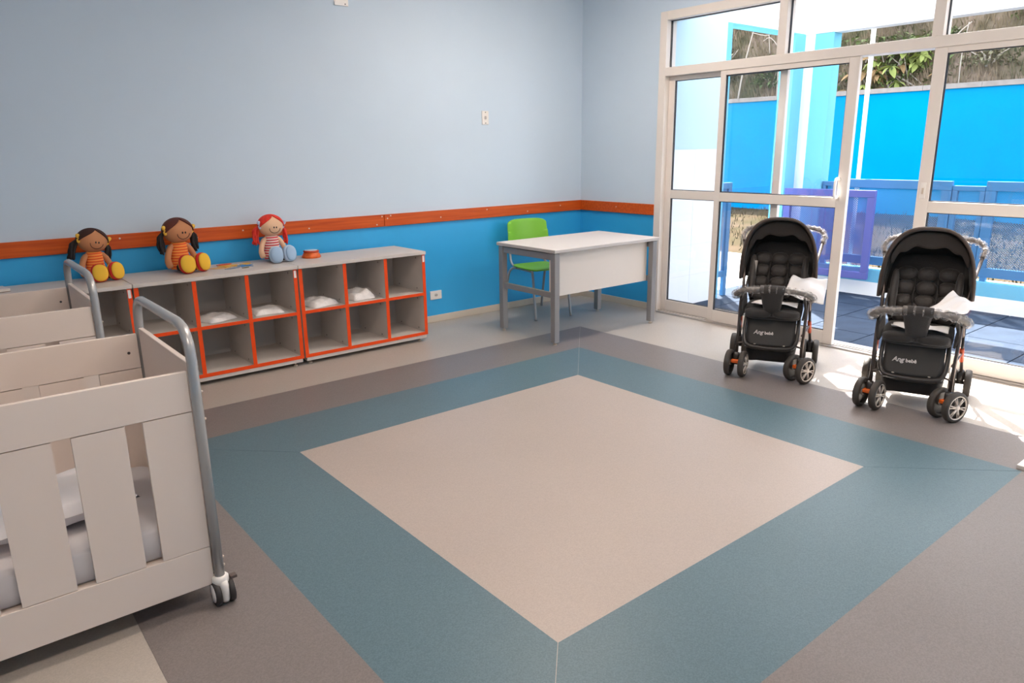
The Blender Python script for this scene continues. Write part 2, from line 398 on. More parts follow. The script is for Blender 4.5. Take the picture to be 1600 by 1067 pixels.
# small fittings on the walls
def socket(name, label, x, z, wd, ht, slots):
    t = thing(name, label, 'socket', (x, -0.0005, z))
    B(-wd / 2, wd / 2, -0.009, 0, -ht / 2, ht / 2).build('cover_plate', WHITE_PL, t, bevel=0.003)
    MB().lathe([(0.017, 0), (0.017, 0.0015), (0.012, 0.002)], 16, Matrix.Translation((0, -0.009, 0)) @ Matrix.Rotation(R(90), 4, 'X')).build('outlet_face', mat('outlet_grey', (0.62, 0.58, 0.55), 0.4), t)
    for dx, dz in slots:
        B(dx - .0035, dx + .0035, -0.0125, -0.009, dz - .0035, dz + .0035).build('pin_hole', DARK, t)
    return t
socket('wall_socket', 'white upright socket plate high on the pale wall above rail', -1.185, 1.741, 0.072, 0.115, [(0, .006), (0, -.006), (0, .045), (0, -.045)])
socket('wall_socket', 'white sideways socket plate low on blue wall beside cubby shelf', -1.772, 0.241, 0.118, 0.076, [(.007, 0), (-.007, 0)])
socket('wall_socket', 'white socket plate at top of pale wall cut by frame', -2.497, 2.571, 0.112, 0.116, [(.03, -.045), (0, .006)])

# ================================================================== OUTSIDE
WHITE_W = mat('white_render', (.88, .88, .87), 0.6, spec=0.08, var=0.015, vscale=2)
LBLUE = mat('light_blue_render', (.16, .45, .62), 0.6, spec=0.0, var=0.02, vscale=2)
DBLUE = mat('strong_blue_render', (.001, .225, .48), 0.55, spec=0.0, var=0.04, vscale=1.2)
TILE_W = mat('white_wall_tile', (0.84, 0.84, 0.83), 0.15)
RUBBER = mat('slate_rubber_tile', (0.0260, 0.0400, 0.0660), 0.8, spec=0.08, var=0.14, vscale=6, bump=0.2, bscale=120)
CONC = mat('pale_concrete', (0.3200, 0.3000, 0.2800), 0.8, spec=0.08, var=0.08, vscale=5)
STEEL_BL = mat('blue_painted_steel', (0.0680, 0.1840, 0.3500), 0.4, spec=0.08)
STEEL_PU = mat('violet_painted_steel', (0.1100, 0.1200, 0.3400), 0.4, spec=0.08)
PERF_BL = perforated('blue_perforated_sheet', (0.0680, 0.1840, 0.3500), 0.0145, 0.36)
PERF_PU = perforated('violet_perforated_sheet', (0.1000, 0.1160, 0.3400), 0.0145, 0.36)
GZ = -0.03
base = struct(B(0.12, 2.25, -6.2, -0.69, -0.15, GZ - .012).build('floor_terrace', mat('tile_bed', (0.10, 0.11, 0.13), 0.9)), 'slate blue tiled terrace floor outside door', 'terrace floor')
tm_ = None
nx, ny = 4, 11
for i in range(nx):
    for j in range(ny):
        x0 = 0.13 + i * 0.53; y0 = -0.695 - (j + 1) * 0.5
        if tm_ is None:
            tm_ = B(0.003, 0.525, 0.003, 0.495, 0, 0.012).build('tile', RUBBER, base, bevel=0.002, loc=(x0, y0, GZ - .012))
        else: dup_mesh(tm_, base, (x0, y0, GZ - .012))
# left terrace wall: white tiles below, light blue paint above, blue jamb at its end
wl = struct(B(0.15, 0.94, -0.955, -0.79, -0.1, 1.447).build('wall_terrace', WHITE_W), 'white tiled terrace side wall with light blue top', 'wall')
B(0.15, 0.94, -0.96, -0.79, 1.447, 3.38).build('upper_paint', mat('very_light_blue_render', (.50, .66, .74), 0.6, spec=0.08), wl)
tp = None
for k in range(5):
    for i in range(2):
        z0 = GZ + k * 0.296; x0 = 0.15 + i * 0.395
        if tp is None: tp = B(0.0015, 0.3935, 0, 0.005, 0.0015, 0.2945).build('wall_tile', TILE_W, wl, loc=(x0, -0.96, z0))
        else: dup_mesh(tp, wl, (x0, -0.96, z0))
B(0.94, 1.02, -0.958, -0.79, -0.1, 2.575).build('blue_jamb', LBLUE, wl)
# pergola frame: two deep beams on a corner pillar
bm_ = thing('pergola_frame', 'white overhead beam frame on blue corner pillar outside glass door', 'pergola', (2.3, -0.96, GZ))
def W(x0, x1, y0, y1, z0, z1): return B(x0 - 2.3, x1 - 2.3, y0 + .96, y1 + .96, z0 - GZ, z1 - GZ)
W(0.94, 2.3, -0.96, -0.79, 2.585, 3.38).build('beam', WHITE_W, bm_)
W(0.94, 2.3, -0.958, -0.792, 2.575, 2.585).build('blue_soffit', LBLUE, bm_)
W(2.3, 2.45, -6.3, -0.79, 2.585, 3.02).build('beam', WHITE_W, bm_)
W(2.3, 2.45, -6.3, -0.79, 2.572, 2.585).build('beam_edge', mat('soffit_grey', (0.6, 0.6, 0.62), 0.6), bm_)
W(2.305, 2.45, -1.07, -0.80, GZ, 2.575).build('pillar_core', WHITE_W, bm_)
W(2.11, 2.305, -0.96, -0.80, GZ, 2.575).build('pillar_wing', LBLUE, bm_)
W(2.30, 2.45, -1.27, -1.07, GZ, 2.575).build('pillar_wing', LBLUE, bm_)
W(2.3, 2.45, -6.3, -5.9, GZ, 2.575).build('pillar_core', WHITE_W, bm_)
# roof edge above the door
rf = struct(B(0.15, 0.32, -6.8, -0.79, 2.66, 3.0).build('trim_4', WHITE_W), 'white eave beam above glass door outside', 'eave')
# kerb wall below the mesh panels
kb = struct(B(2.25, 2.43, -5.9, -1.27, -0.1, 0.11).build('wall_kerb', WHITE_W), 'low white and blue kerb wall under blue mesh panels', 'kerb wall')
B(2.25, 2.43, -5.9, -1.27, 0.11, 0.235).build('blue_band', LBLUE, kb)
def mesh_panel(name, label, loc, rotz, wd, z0, z1, Ms, Mp, fw_=0.06, dep=0.045, legs=(), group=None):
    t = thing(name, label, 'mesh panel', loc, rotz, group)
    B(0, wd, -dep / 2, dep / 2, z1 - fw_, z1).build('top_bar', Ms, t, bevel=0.004); B(0, wd, -dep / 2, dep / 2, z0, z0 + fw_).build('bottom_bar', Ms, t, bevel=0.004)
    B(0, fw_, -dep / 2, dep / 2, z0 + fw_, z1 - fw_).build('upright', Ms, t, bevel=0.004); B(wd - fw_, wd, -dep / 2, dep / 2, z0 + fw_, z1 - fw_).build('upright', Ms, t, bevel=0.004)
    B(fw_, wd - fw_, -.0012, .0012, z0 + fw_, z1 - fw_).build('perforated_sheet', Mp, t)
    for lx, lz in legs: B(lx, lx + .05, -dep / 2 + .003, dep / 2 - .003, lz, z0).build('foot', Ms, t)
    return t
grp = 'blue mesh panels on the kerb wall'
RP = -PI / 2   # local X runs towards -Y
mesh_panel('mesh_panel', 'narrow low blue mesh panel beside light blue pillar behind violet gate', (2.35, -1.275, 0), RP, 0.15, 0.275, 1.10, STEEL_BL, PERF_BL, 0.045, legs=[(.05, .235)], group=grp)
mesh_panel('mesh_panel', 'tall wide blue mesh panel behind violet gate between the strollers', (2.34, -1.43, 0), RP, 1.115, 0.275, 1.13, STEEL_BL, PERF_BL, 0.085, legs=[(.05, .235), (1.0, .235)], group=grp)
mesh_panel('mesh_panel', 'narrow low blue mesh panel above right stroller', (2.35, -2.55, 0), RP, 0.275, 0.275, 1.09, STEEL_BL, PERF_BL, 0.045, legs=[(.1, .235)], group=grp)
mesh_panel('mesh_panel', 'tall wide blue mesh panel at right edge behind door leaf', (2.34, -2.83, 0), RP, 1.115, 0.275, 1.135, STEEL_BL, PERF_BL, 0.085, legs=[(.05, .235), (1.0, .235)], group=grp)
mesh_panel('side_panel', 'narrow blue mesh panel on post at end of white terrace wall', (1.02, -0.90, 0), 0, 0.205, 0.17, 1.12, STEEL_BL, PERF_BL, 0.06, legs=[(.15, GZ)])
gt = thing('terrace_gate', 'violet framed mesh gate swung open inside terrace', 'gate', (2.02, -1.04, 0), math.atan2(-0.92, 0.085))
gl = 0.92
for nm, a, b, z0, z1 in (('top_bar', 0, gl, .965, 1.035), ('bottom_bar', 0, gl, .155, .225), ('upright', 0, .07, .225, .965), ('upright', gl - .07, gl, .225, .965)):
    B(a, b, -.025, .025, z0, z1).build(nm, STEEL_PU, gt, bevel=0.004)
B(.07, gl - .07, -.0012, .0012, .225, .965).build('perforated_sheet', PERF_PU, gt)
for z in (.35, .85): MB().tube([(-.012, 0, z - .04), (-.012, 0, z + .04)], .012, 8).build('hinge', STEEL_PU, gt, smooth=True)
pl = thing('steel_pole', 'thin white steel pole rising behind blue mesh panels', 'pole', (2.49, -1.575, 0.0))
MB().tube([(0, 0, -0.05), (0, 0, 2.62)], 0.022, 12).build('shaft', mat('galvanised_white', (0.75, 0.76, 0.78), 0.35, metal=0.3), pl, smooth=True)
MB().lathe([(.05, 0), (.05, .01), (.03, .02)], 16, Matrix.Translation((0, 0, -.03))).build('base_flange', ALU, pl)
# ground, apron, far wall, hillside
GRASS = mat('dry_grass_ground', (0.0680, 0.0500, 0.0340), 0.95, spec=0.0, col2=(0.0440, 0.0380, 0.0220), vscale=2.2, bump=0.6, bscale=30)
def gh(x, y): return -0.05 + max(0, x - 4) * 0.022 + 0.03 * math.sin(x * 1.3 + y) * min(1, max(0, x - 4))
struct(MB().grid(lambda u, v: (2.43 + u * 7.7, -9 + v * 22, gh(2.43 + u * 7.7, -9 + v * 22)), 24, 40).build('ground', GRASS, smooth=True), 'dry grassy ground in front of blue boundary wall', 'ground')
struct(B(0.15, 4.0, -0.69, 9, -0.16, GZ - .004).build('floor_apron', CONC), 'pale concrete apron beyond terrace gate', 'paving')
BLADE = mat('dry_grass_blade', (0.0920, 0.0680, 0.0380), 0.9, spec=0.0, col2=(0.0560, 0.0500, 0.0240), vscale=0.6)
tu = MB(); rg = random.Random(9)
for _ in range(5200):
    x = rg.uniform(4.05, 9.9); y = rg.uniform(-4.5, 8.5)
    if rg.random() < 0.3: x = rg.uniform(2.6, 9.9); y = rg.uniform(-6, -0.8)
    z = gh(x, y); a = rg.uniform(0, 2 * PI); h = rg.uniform(.04, .13); ww = .012
    dx, dy = math.cos(a) * ww, math.sin(a) * ww; lx, ly = rg.uniform(-.05, .05), rg.uniform(-.05, .05)
    tu.add([(x - dx, y - dy, z - .01), (x + dx, y + dy, z - .01), (x + lx, y + ly, z + h)], [(0, 1, 2)])
o = tu.build('dry_grass', BLADE); tag(o, 'dry yellowed grass growing before the blue wall', 'grass', kind='stuff')
bw = struct(B(10.0, 10.18, -12, 16, -0.1, 2.44).build('wall_boundary', DBLUE), 'tall bright blue boundary wall beyond terrace', 'wall')
for k in range(28): B(9.96, 10.22, -12 + k + .003, -11 + k - .003, 2.44, 2.53).build('coping', mat('coping_concrete', (.27, .24, .22), 0.8, spec=0.08, var=.1), bw)
HILL = mat('dry_hillside', (0.24, 0.175, 0.13), 0.95, spec=0.0, col2=(0.075, 0.072, 0.036), vscale=1.7, bump=0.8, bscale=9)
def hz(x, y): return 1.7 + (x - 10.4) * 2.3 + 0.22 * math.sin(y * .9 + x * .2) + 0.12 * math.sin(y * 2.7)
struct(MB().grid(lambda u, v: (10.4 + u * 4.5, -16 + v * 38, hz(10.4 + u * 4.5, -16 + v * 38)), 40, 140).build('hillside', HILL, smooth=True), 'dry brown hillside rising behind the blue wall', 'hillside')

# ================================================================== VEGETATION
def leaf_mesh(name, L, Wd, M):
    mb = MB(); n = 5
    for i in range(n + 1):
        t = i / n; ww = Wd * math.sin(PI * min(.98, .06 + t * .94)) ** .8
        zz = -0.25 * L * t * t
        mb.v += [(-ww, L * t, zz + ww * .35), (0, L * t, zz), (ww, L * t, zz + ww * .35)]
    for i in range(n):
        a = i * 3; mb.f += [(a, a + 1, a + 4, a + 3), (a + 1, a + 2, a + 5, a + 4)]
    me = mb.mesh(name, True); me.materials.append(M); return me
LEAF_A = mat('leaf_green', (0.1200, 0.1500, 0.0540), 0.55, spec=0.08, col2=(0.0660, 0.0900, 0.0360), vscale=0.8)
LEAF_B = mat('leaf_olive', (0.2040, 0.1900, 0.1080), 0.6, spec=0.08, col2=(0.1160, 0.1080, 0.0620), vscale=0.9)
LEAF_D = mat('leaf_dry', (0.3120, 0.1960, 0.0940), 0.7, spec=0.08, col2=(0.2080, 0.1440, 0.0660), vscale=1.5)
TWIG = mat('pale_twig', (0.4000, 0.3400, 0.2800), 0.8)
def shrub(label, x, y, rx, ry, rz_, n, ls, M, seed, group='shrubs on the hillside'):
    rg = random.Random(seed); z = hz(x, y) - .1
    t = thing('shrub', label, 'shrub', (x, y, z), 0, group)
    mb = MB()
    for _ in range(n):
        while True:
            a, b, c = rg.uniform(-1, 1), rg.uniform(-1, 1), rg.uniform(0, 1)
            if .25 < a * a + b * b + c * c < 1.0 + .25 * math.sin(5 * a + 3 * b): break
        p = Vector((a * rx, b * ry, c * rz_)); s = ls * rg.uniform(.6, 1.3)
        Q = Matrix.Translation(p) @ Matrix.Rotation(rg.uniform(0, 2 * PI), 4, 'Z') @ Matrix.Rotation(rg.uniform(-.9, .7), 4, 'X')
        mb.add([(-s * .28, .25 * s, .06 * s), (0, 0, 0), (s * .28, .25 * s, .06 * s), (0, s, -.2 * s), (0, .5 * s, -.03 * s)], [(0, 1, 4), (1, 2, 4), (2, 3, 4), (3, 0, 4)], Q)
    mb.build('foliage', M, t)
    st = MB()
    for k in range(7):
        a = rg.uniform(0, 2 * PI); st.tube([(0, 0, -.1), (.3 * rx * math.cos(a), .3 * ry * math.sin(a), .5 * rz_), (.7 * rx * math.cos(a), .7 * ry * math.sin(a), .85 * rz_)], [.03, .018, .006], 5)
    st.build('stems', TWIG, t)
    return t
shrub('olive green shrub on bank above wall, left by white wall', 10.95, 6.3, .35, .75, .9, 900, .13, LEAF_B, 1)
shrub('dark green shrub on bank seen through fixed glass panel', 10.9, 4.75, .35, .7, .7, 800, .12, LEAF_A, 2)
shrub('brown-green scrub on bank right of light blue pillar', 10.95, 3.55, .3, .4, .45, 350, .09, LEAF_B, 3)
shrub('low olive scrub on bank behind right door leaf', 10.85, 0.25, .3, .5, .35, 350, .09, LEAF_B, 4)
shrub('dark green shrub high on bank at right edge', 11.25, -0.5, .3, .6, .5, 420, .11, LEAF_A, 5)
shrub('dark olive shrub on bank above door leaf at right', 11.15, 1.15, .28, .4, .4, 380, .10, LEAF_A, 8)
shrub('olive scrub on bank high behind left transom pane', 11.45, 5.6, .3, .7, .5, 450, .10, LEAF_B, 9)
shrub('olive shrub high on bank under the beam', 11.5, 2.3, .3, .9, .5, 600, .11, LEAF_B, 6)
bt = MB(); rg = random.Random(31)
for _ in range(17000):
    x = rg.uniform(10.6, 12.3); y = rg.uniform(-4, 8.5); z = hz(x, y); a = rg.uniform(0, 2 * PI); h = rg.uniform(.06, .28); ww = .014
    dx, dy = math.cos(a) * ww, math.sin(a) * ww
    bt.add([(x - dx, y - dy, z - .02), (x + dx, y + dy, z - .02), (x - rg.uniform(.02, .14), y + rg.uniform(-.1, .1), z + h)], [(0, 1, 2)])
tag(bt.build('bank_grass', mat('bank_grass_blade', (0.30, 0.22, 0.15), 0.9, spec=0.0, col2=(0.10, 0.10, 0.05), vscale=1.1)), 'dry straw grass covering the bank above wall', 'grass', kind='stuff')
# large-leaved bush right behind the wall, in the open gap of the door
bush = thing('broad_leaf_bush', 'large-leaved yellow-green bush with dry leaves above wall behind door gap', 'bush', (10.78, 2.0, 1.75))
lg = leaf_mesh('leaf', .34, .075, mat('leaf_bright', (0.2560, 0.2860, 0.0840), 0.5, spec=0.08, col2=(0.1500, 0.1860, 0.0540), vscale=2)); ld = leaf_mesh('leaf', .36, .06, LEAF_D)
rg = random.Random(21)
for c in range(34):
    cx, cy, cz = rg.uniform(-.12, .2), rg.uniform(-.95, .95), rg.uniform(.75, 1.75)
    dry = rg.random() < .38
    for k in range(6):
        lo = bpy.data.objects.new('leaf', ld if dry else lg); C.objects.link(lo); lo.parent = bush
        lo.location = (cx, cy, cz); lo.rotation_euler = (rg.uniform(-1.1, .0), rg.uniform(-.4, .4), 2 * PI * k / 6 + rg.uniform(-.4, .4)); s = rg.uniform(.55, 1.0); lo.scale = (s, s, s)
fb = MB()
for _ in range(1800):
    p = Vector((rg.uniform(-.1, .6), rg.uniform(-1.15, 1.15), rg.uniform(.4, 1.9))); s = rg.uniform(.07, .16)
    Q = Matrix.Translation(p) @ Matrix.Rotation(rg.uniform(0, 2 * PI), 4, 'Z') @ Matrix.Rotation(rg.uniform(-.9, .7), 4, 'X')
    fb.add([(-s * .3, .3 * s, .06 * s), (0, 0, 0), (s * .3, .3 * s, .06 * s), (0, s, -.2 * s)], [(0, 1, 2, 3)], Q)
o = fb.build('small_foliage', LEAF_A, bush); o['kind'] = 'stuff'
fs_ = MB()
for k in range(12): fs_.tube([(0.1, rg.uniform(-.3, .3), -.2), (0.1, rg.uniform(-.7, .7), .8), (.1, rg.uniform(-1, 1), 1.6)], [.03, .02, .008], 5)
fs_.build('stems', TWIG, bush)
# leafless saplings
def sapling(label, x, y, segs, seed):
    rg = random.Random(seed); t = thing('bare_sapling', label, 'sapling', (x, y, hz(x, y) - .1), 0, 'leafless saplings on the hillside')
    MB().tube(spline(segs[0], 5), [.022 - .0125 * i / (5 * (len(segs[0]) - 1)) for i in range(5 * (len(segs[0]) - 1) + 1)], 6).build('trunk', TWIG, t, smooth=True)
    for s in segs[1:]:
        MB().tube(spline(s, 4), .009, 5).build('branch', TWIG, t, smooth=True)
sapling('pale leafless sapling with forked branches seen through left transom pane', 10.6, 5.5, [[(0, 0, 0), (0, -.15, 1.0), (0, -.4, 2.0), (0, -.45, 2.6)], [(0, -.42, 2.1), (0, -.7, 2.0), (0, -.95, 2.3)], [(0, -.3, 1.7), (0, -.75, 1.6), (0, -1.0, 1.85)], [(0, -.75, 1.6), (0, -.8, 1.2)]], 1)
sapling('pale thin leafless sapling seen through left transom beside broader one', 10.6, 4.4, [[(0, 0, 0), (0, .05, 1.2), (0, .0, 2.4)], [(0, .02, 1.6), (0, .3, 1.9), (0, .5, 1.85)], [(0, .02, 1.7), (0, -.2, 2.0)]], 2)
sapling('pale arched leafless stem above wall behind right door leaf', 10.55, 0.72, [[(0, 0.25, 0), (0, .22, .7), (0, .05, 1.25), (0, -.2, 1.5)], [(0, -.12, .2), (0, -.1, .9), (0, -.15, 1.5)]], 3)
sapling('pale straight leafless stem above wall at right edge', 10.55, -0.55, [[(0, 0, 0), (0, .03, .8), (0, -.05, 1.7)], [(0, .02, .8), (0, -.2, 1.3)]], 4)

# ================================================================== CUBBY SHELVES
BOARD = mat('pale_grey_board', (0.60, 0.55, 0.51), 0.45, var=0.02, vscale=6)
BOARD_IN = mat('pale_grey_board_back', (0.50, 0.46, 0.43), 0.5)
ORANGE = mat('orange_edging', (0.84, 0.075, 0.008), 0.45, spec=0.25)
LABELP = mat('white_sticker', (0.85, 0.82, 0.78), 0.5)
def cubby(label, x, sticker=True):
    wd, d = 1.028, 0.466; t = thing('cubby_shelf', label, 'cubby shelf', (x, -0.519, 0.0), 0, 'white cubby shelves with orange edges along the wall')
    th = 0.026; zt, z1, z0 = 0.718, 0.694, 0.055; e = 0.003
    B(-.004, wd + .004, -.012, d, z1, zt).build('top_board', BOARD, t, bevel=0.002)
    def board(name, x0, x1, za, zb):
        o = B(x0, x1, e, d - .012, za, zb).build(name, BOARD, t)
        B(x0, x1, 0, e, za, zb).build('edge_strip', ORANGE, o)
        return o
    cw = (wd - 4 * th) / 3
    xs = [0, cw + th, 2 * cw + 2 * th, wd - th]
    for i, xx in enumerate(xs): board('side_board' if i in (0, 3) else 'divider', xx, xx + th, z0 + .024, z1)
    board('bottom_board', 0, wd, z0, z0 + .024)
    for i in range(3): board('middle_shelf', xs[i] + th, xs[i + 1], .372, .394)
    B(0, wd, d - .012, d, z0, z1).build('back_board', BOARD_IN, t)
    B(.01, wd - .01, 0.004, d - .02, .03, z0).build('plinth', BOARD, t)
    for fx in (.05, wd - .05):
        for fy in (.05, d - .06): MB().lathe([(.016, 0), (.016, .008), (.006, .012), (.006, .03)], 12, Matrix.Translation((fx, fy, 0))).build('leveling_foot', SCREW, t)
    for i in range(3):
        for zz in (.66, .42, .34, .10):
            for yy in (.09, .36):
                MB().lathe([(.006, 0), (.006, .002)], 8, Matrix.Translation((xs[i + 1] - .0005, yy, zz)) @ Matrix.Rotation(R(-90), 4, 'Y')).build('screw_cap', mat('grey_cap', (.2, .18, .17), .5), t)
    if sticker:
        B(wd - .022, wd - .006, -.0015, 0, .635, .685).build('sticker', LABELP, t)
    return t
cubby('white cubby shelf with orange edges at right end, nearest the desk', -3.222)
cubby('white cubby shelf with orange edges, middle one behind grey crib rail', -4.262)
cubby('white cubby shelf with orange edges at left end, mostly behind cribs', -5.302)

# ---- folded cloths in clear plastic, in the cubbies
CLOTH_W = mat('white_cloth', (0.80, 0.76, 0.74), 0.7, bump=0.3, bscale=25)
FILM = film_mat('clear_film', 0.10, (0.85, 0.85, 0.87), 26, .5)
def bag(label, x, z, y, w, d, h, rot, seed, lump):
    rg = random.Random(seed); ph = [rg.uniform(0, 6) for _ in range(6)]
    t = thing('bagged_cloth', label, 'bag', (x, y, z), rot, 'plastic-wrapped white cloths in the cubbies')
    def surf(grow, top):
        def fn(u, v):
            a, b = u * 2 - 1, v * 2 - 1
            e = max(0, 1 - abs(a) ** 4) * max(0, 1 - abs(b) ** 4)
            n = .5 * math.sin(5 * a + ph[0] + 2 * b) + .35 * math.sin(7 * b + ph[1] - 3 * a) + .25 * math.sin(13 * a + 9 * b + ph[2])
            zz = h * grow * (e ** .5) * (1 + lump * n) if top else .001
            return (a * w * grow * (1 + .05 * math.sin(4 * b + ph[3])), b * d * grow * (1 + .06 * math.sin(3 * a + ph[4])), max(.001, zz))
        return fn
    mb = MB().grid(surf(1, True), 18, 14); mb.grid(surf(1, False), 18, 14)
    mb.build('folded_cloth', CLOTH_W, t, smooth=True)
    mf = MB().grid(surf(1.16, True), 22, 16)
    mf.build('film', FILM, t, smooth=True)
    return t
bag('flat white cloth in clear plastic, middle shelf second column', -3.755, .396, -.36, .105, .10, .035, .25, 1, .25)
bag('flat white folded cloth, cubby left of unit joint', -3.415, .396, -.37, .10, .10, .035, -.1, 2, .2)
bag('crumpled white cloth in clear plastic, right of unit joint', -3.03, .396, -.38, .105, .10, .048, .2, 3, .28)
bag('puffy white cloth in clear plastic, centre column of right shelf', -2.70, .396, -.36, .095, .10, .066, .1, 4, .26)

# ---- little things on top of the shelves
TZ = 0.718
pot = thing('orange_pot', 'small round orange plastic pot with pale lid beside red-haired doll', 'pot', (-2.985, -0.215, TZ))
MB().lathe([(.066, 0), (.07, .006), (.066, .018), (.056, .034), (.052, .040)], 28).build('pot_body', mat('orange_plastic', (0.72, 0.13, 0.02), 0.25, var=.2, vscale=30), pot, smooth=True)
MB().lathe([(.056, .040), (.058, .044), (.056, .052), (.050, .054)], 28).build('rim', mat('dark_orange_plastic', (0.45, 0.05, 0.015), 0.25), pot, smooth=True)
MB().lathe([(.046, .053), (.046, .056), (.0, .057)], 28).build('lid', mat('pale_blue_lid', (0.62, 0.70, 0.78), 0.2), pot, smooth=True)
FY = mat('yellow_card', (0.80, 0.45, 0.06), 0.6); FB = mat('blue_card', (0.04, 0.22, 0.50), 0.6); FR_ = mat('red_card', (0.62, 0.08, 0.02), 0.6); FT = mat('tan_card', (0.62, 0.38, 0.14), 0.6)
def star(n, r0, r1): return [((r0 if k % 2 == 0 else r1) * math.cos(PI * k / n), (r0 if k % 2 == 0 else r1) * math.sin(PI * k / n)) for k in range(2 * n)]
def leafp(a, b, n=12): return [(a * math.cos(2 * PI * k / n) * (1 + .12 * math.sin(3 * 2 * PI * k / n)), b * math.sin(2 * PI * k / n)) for k in range(n)]
cut = [('blue cardboard star lying on middle cubby shelf', FB, star(5, .07, .03), -3.50, -.27, 0.0, .3), ('yellow cardboard shape nearest the wall beside blue star', FY, leafp(.045, .03), -3.465, -.19, 0.0, .5),
       ('tan cardboard shape at left end of cutout pile', FT, leafp(.07, .035), -3.665, -.265, 0.0, -.3), ('red cardboard shape on top of yellow cutouts', FR_, leafp(.055, .03), -3.60, -.16, .006, .2),
       ('yellow cardboard star under red cutout', FY, star(6, .075, .045), -3.595, -.21, .003, .1), ('grey-blue cardboard strip at front of cutout pile', mat('greyblue_card', (.2, .26, .36), .6), leafp(.06, .022), -3.60, -.33, 0.0, .3),
       ('dark olive cardboard strip in front of blue star', mat('olive_card', (.12, .13, .05), .6), leafp(.03, .012), -3.525, -.365, 0.0, .4)]
for lb, M, poly, x, y, dz, a in cut:
    tag(MB().prism(poly, 0, .003).build('card_cutout', M, loc=(x, y, TZ + dz), rot=(0, 0, a)), lb, 'cutout', 'cardboard cutouts on the middle cubby')
bk = thing('picture_book', 'small brown and white book at left edge on cubby top', 'book', (-4.955, -.235, TZ), .2)
B(-.09, .09, -.065, .065, 0, .003).build('cover', mat('brown_cover', (.10, .04, .02), .4), bk); B(-.086, .09, -.062, .062, .003, .016).build('page_block', mat('paper', (.75, .70, .65), .7), bk); B(-.09, .09, -.065, .065, .016, .019).build('cover', mat('white_cover', (.75, .68, .66), .4), bk)

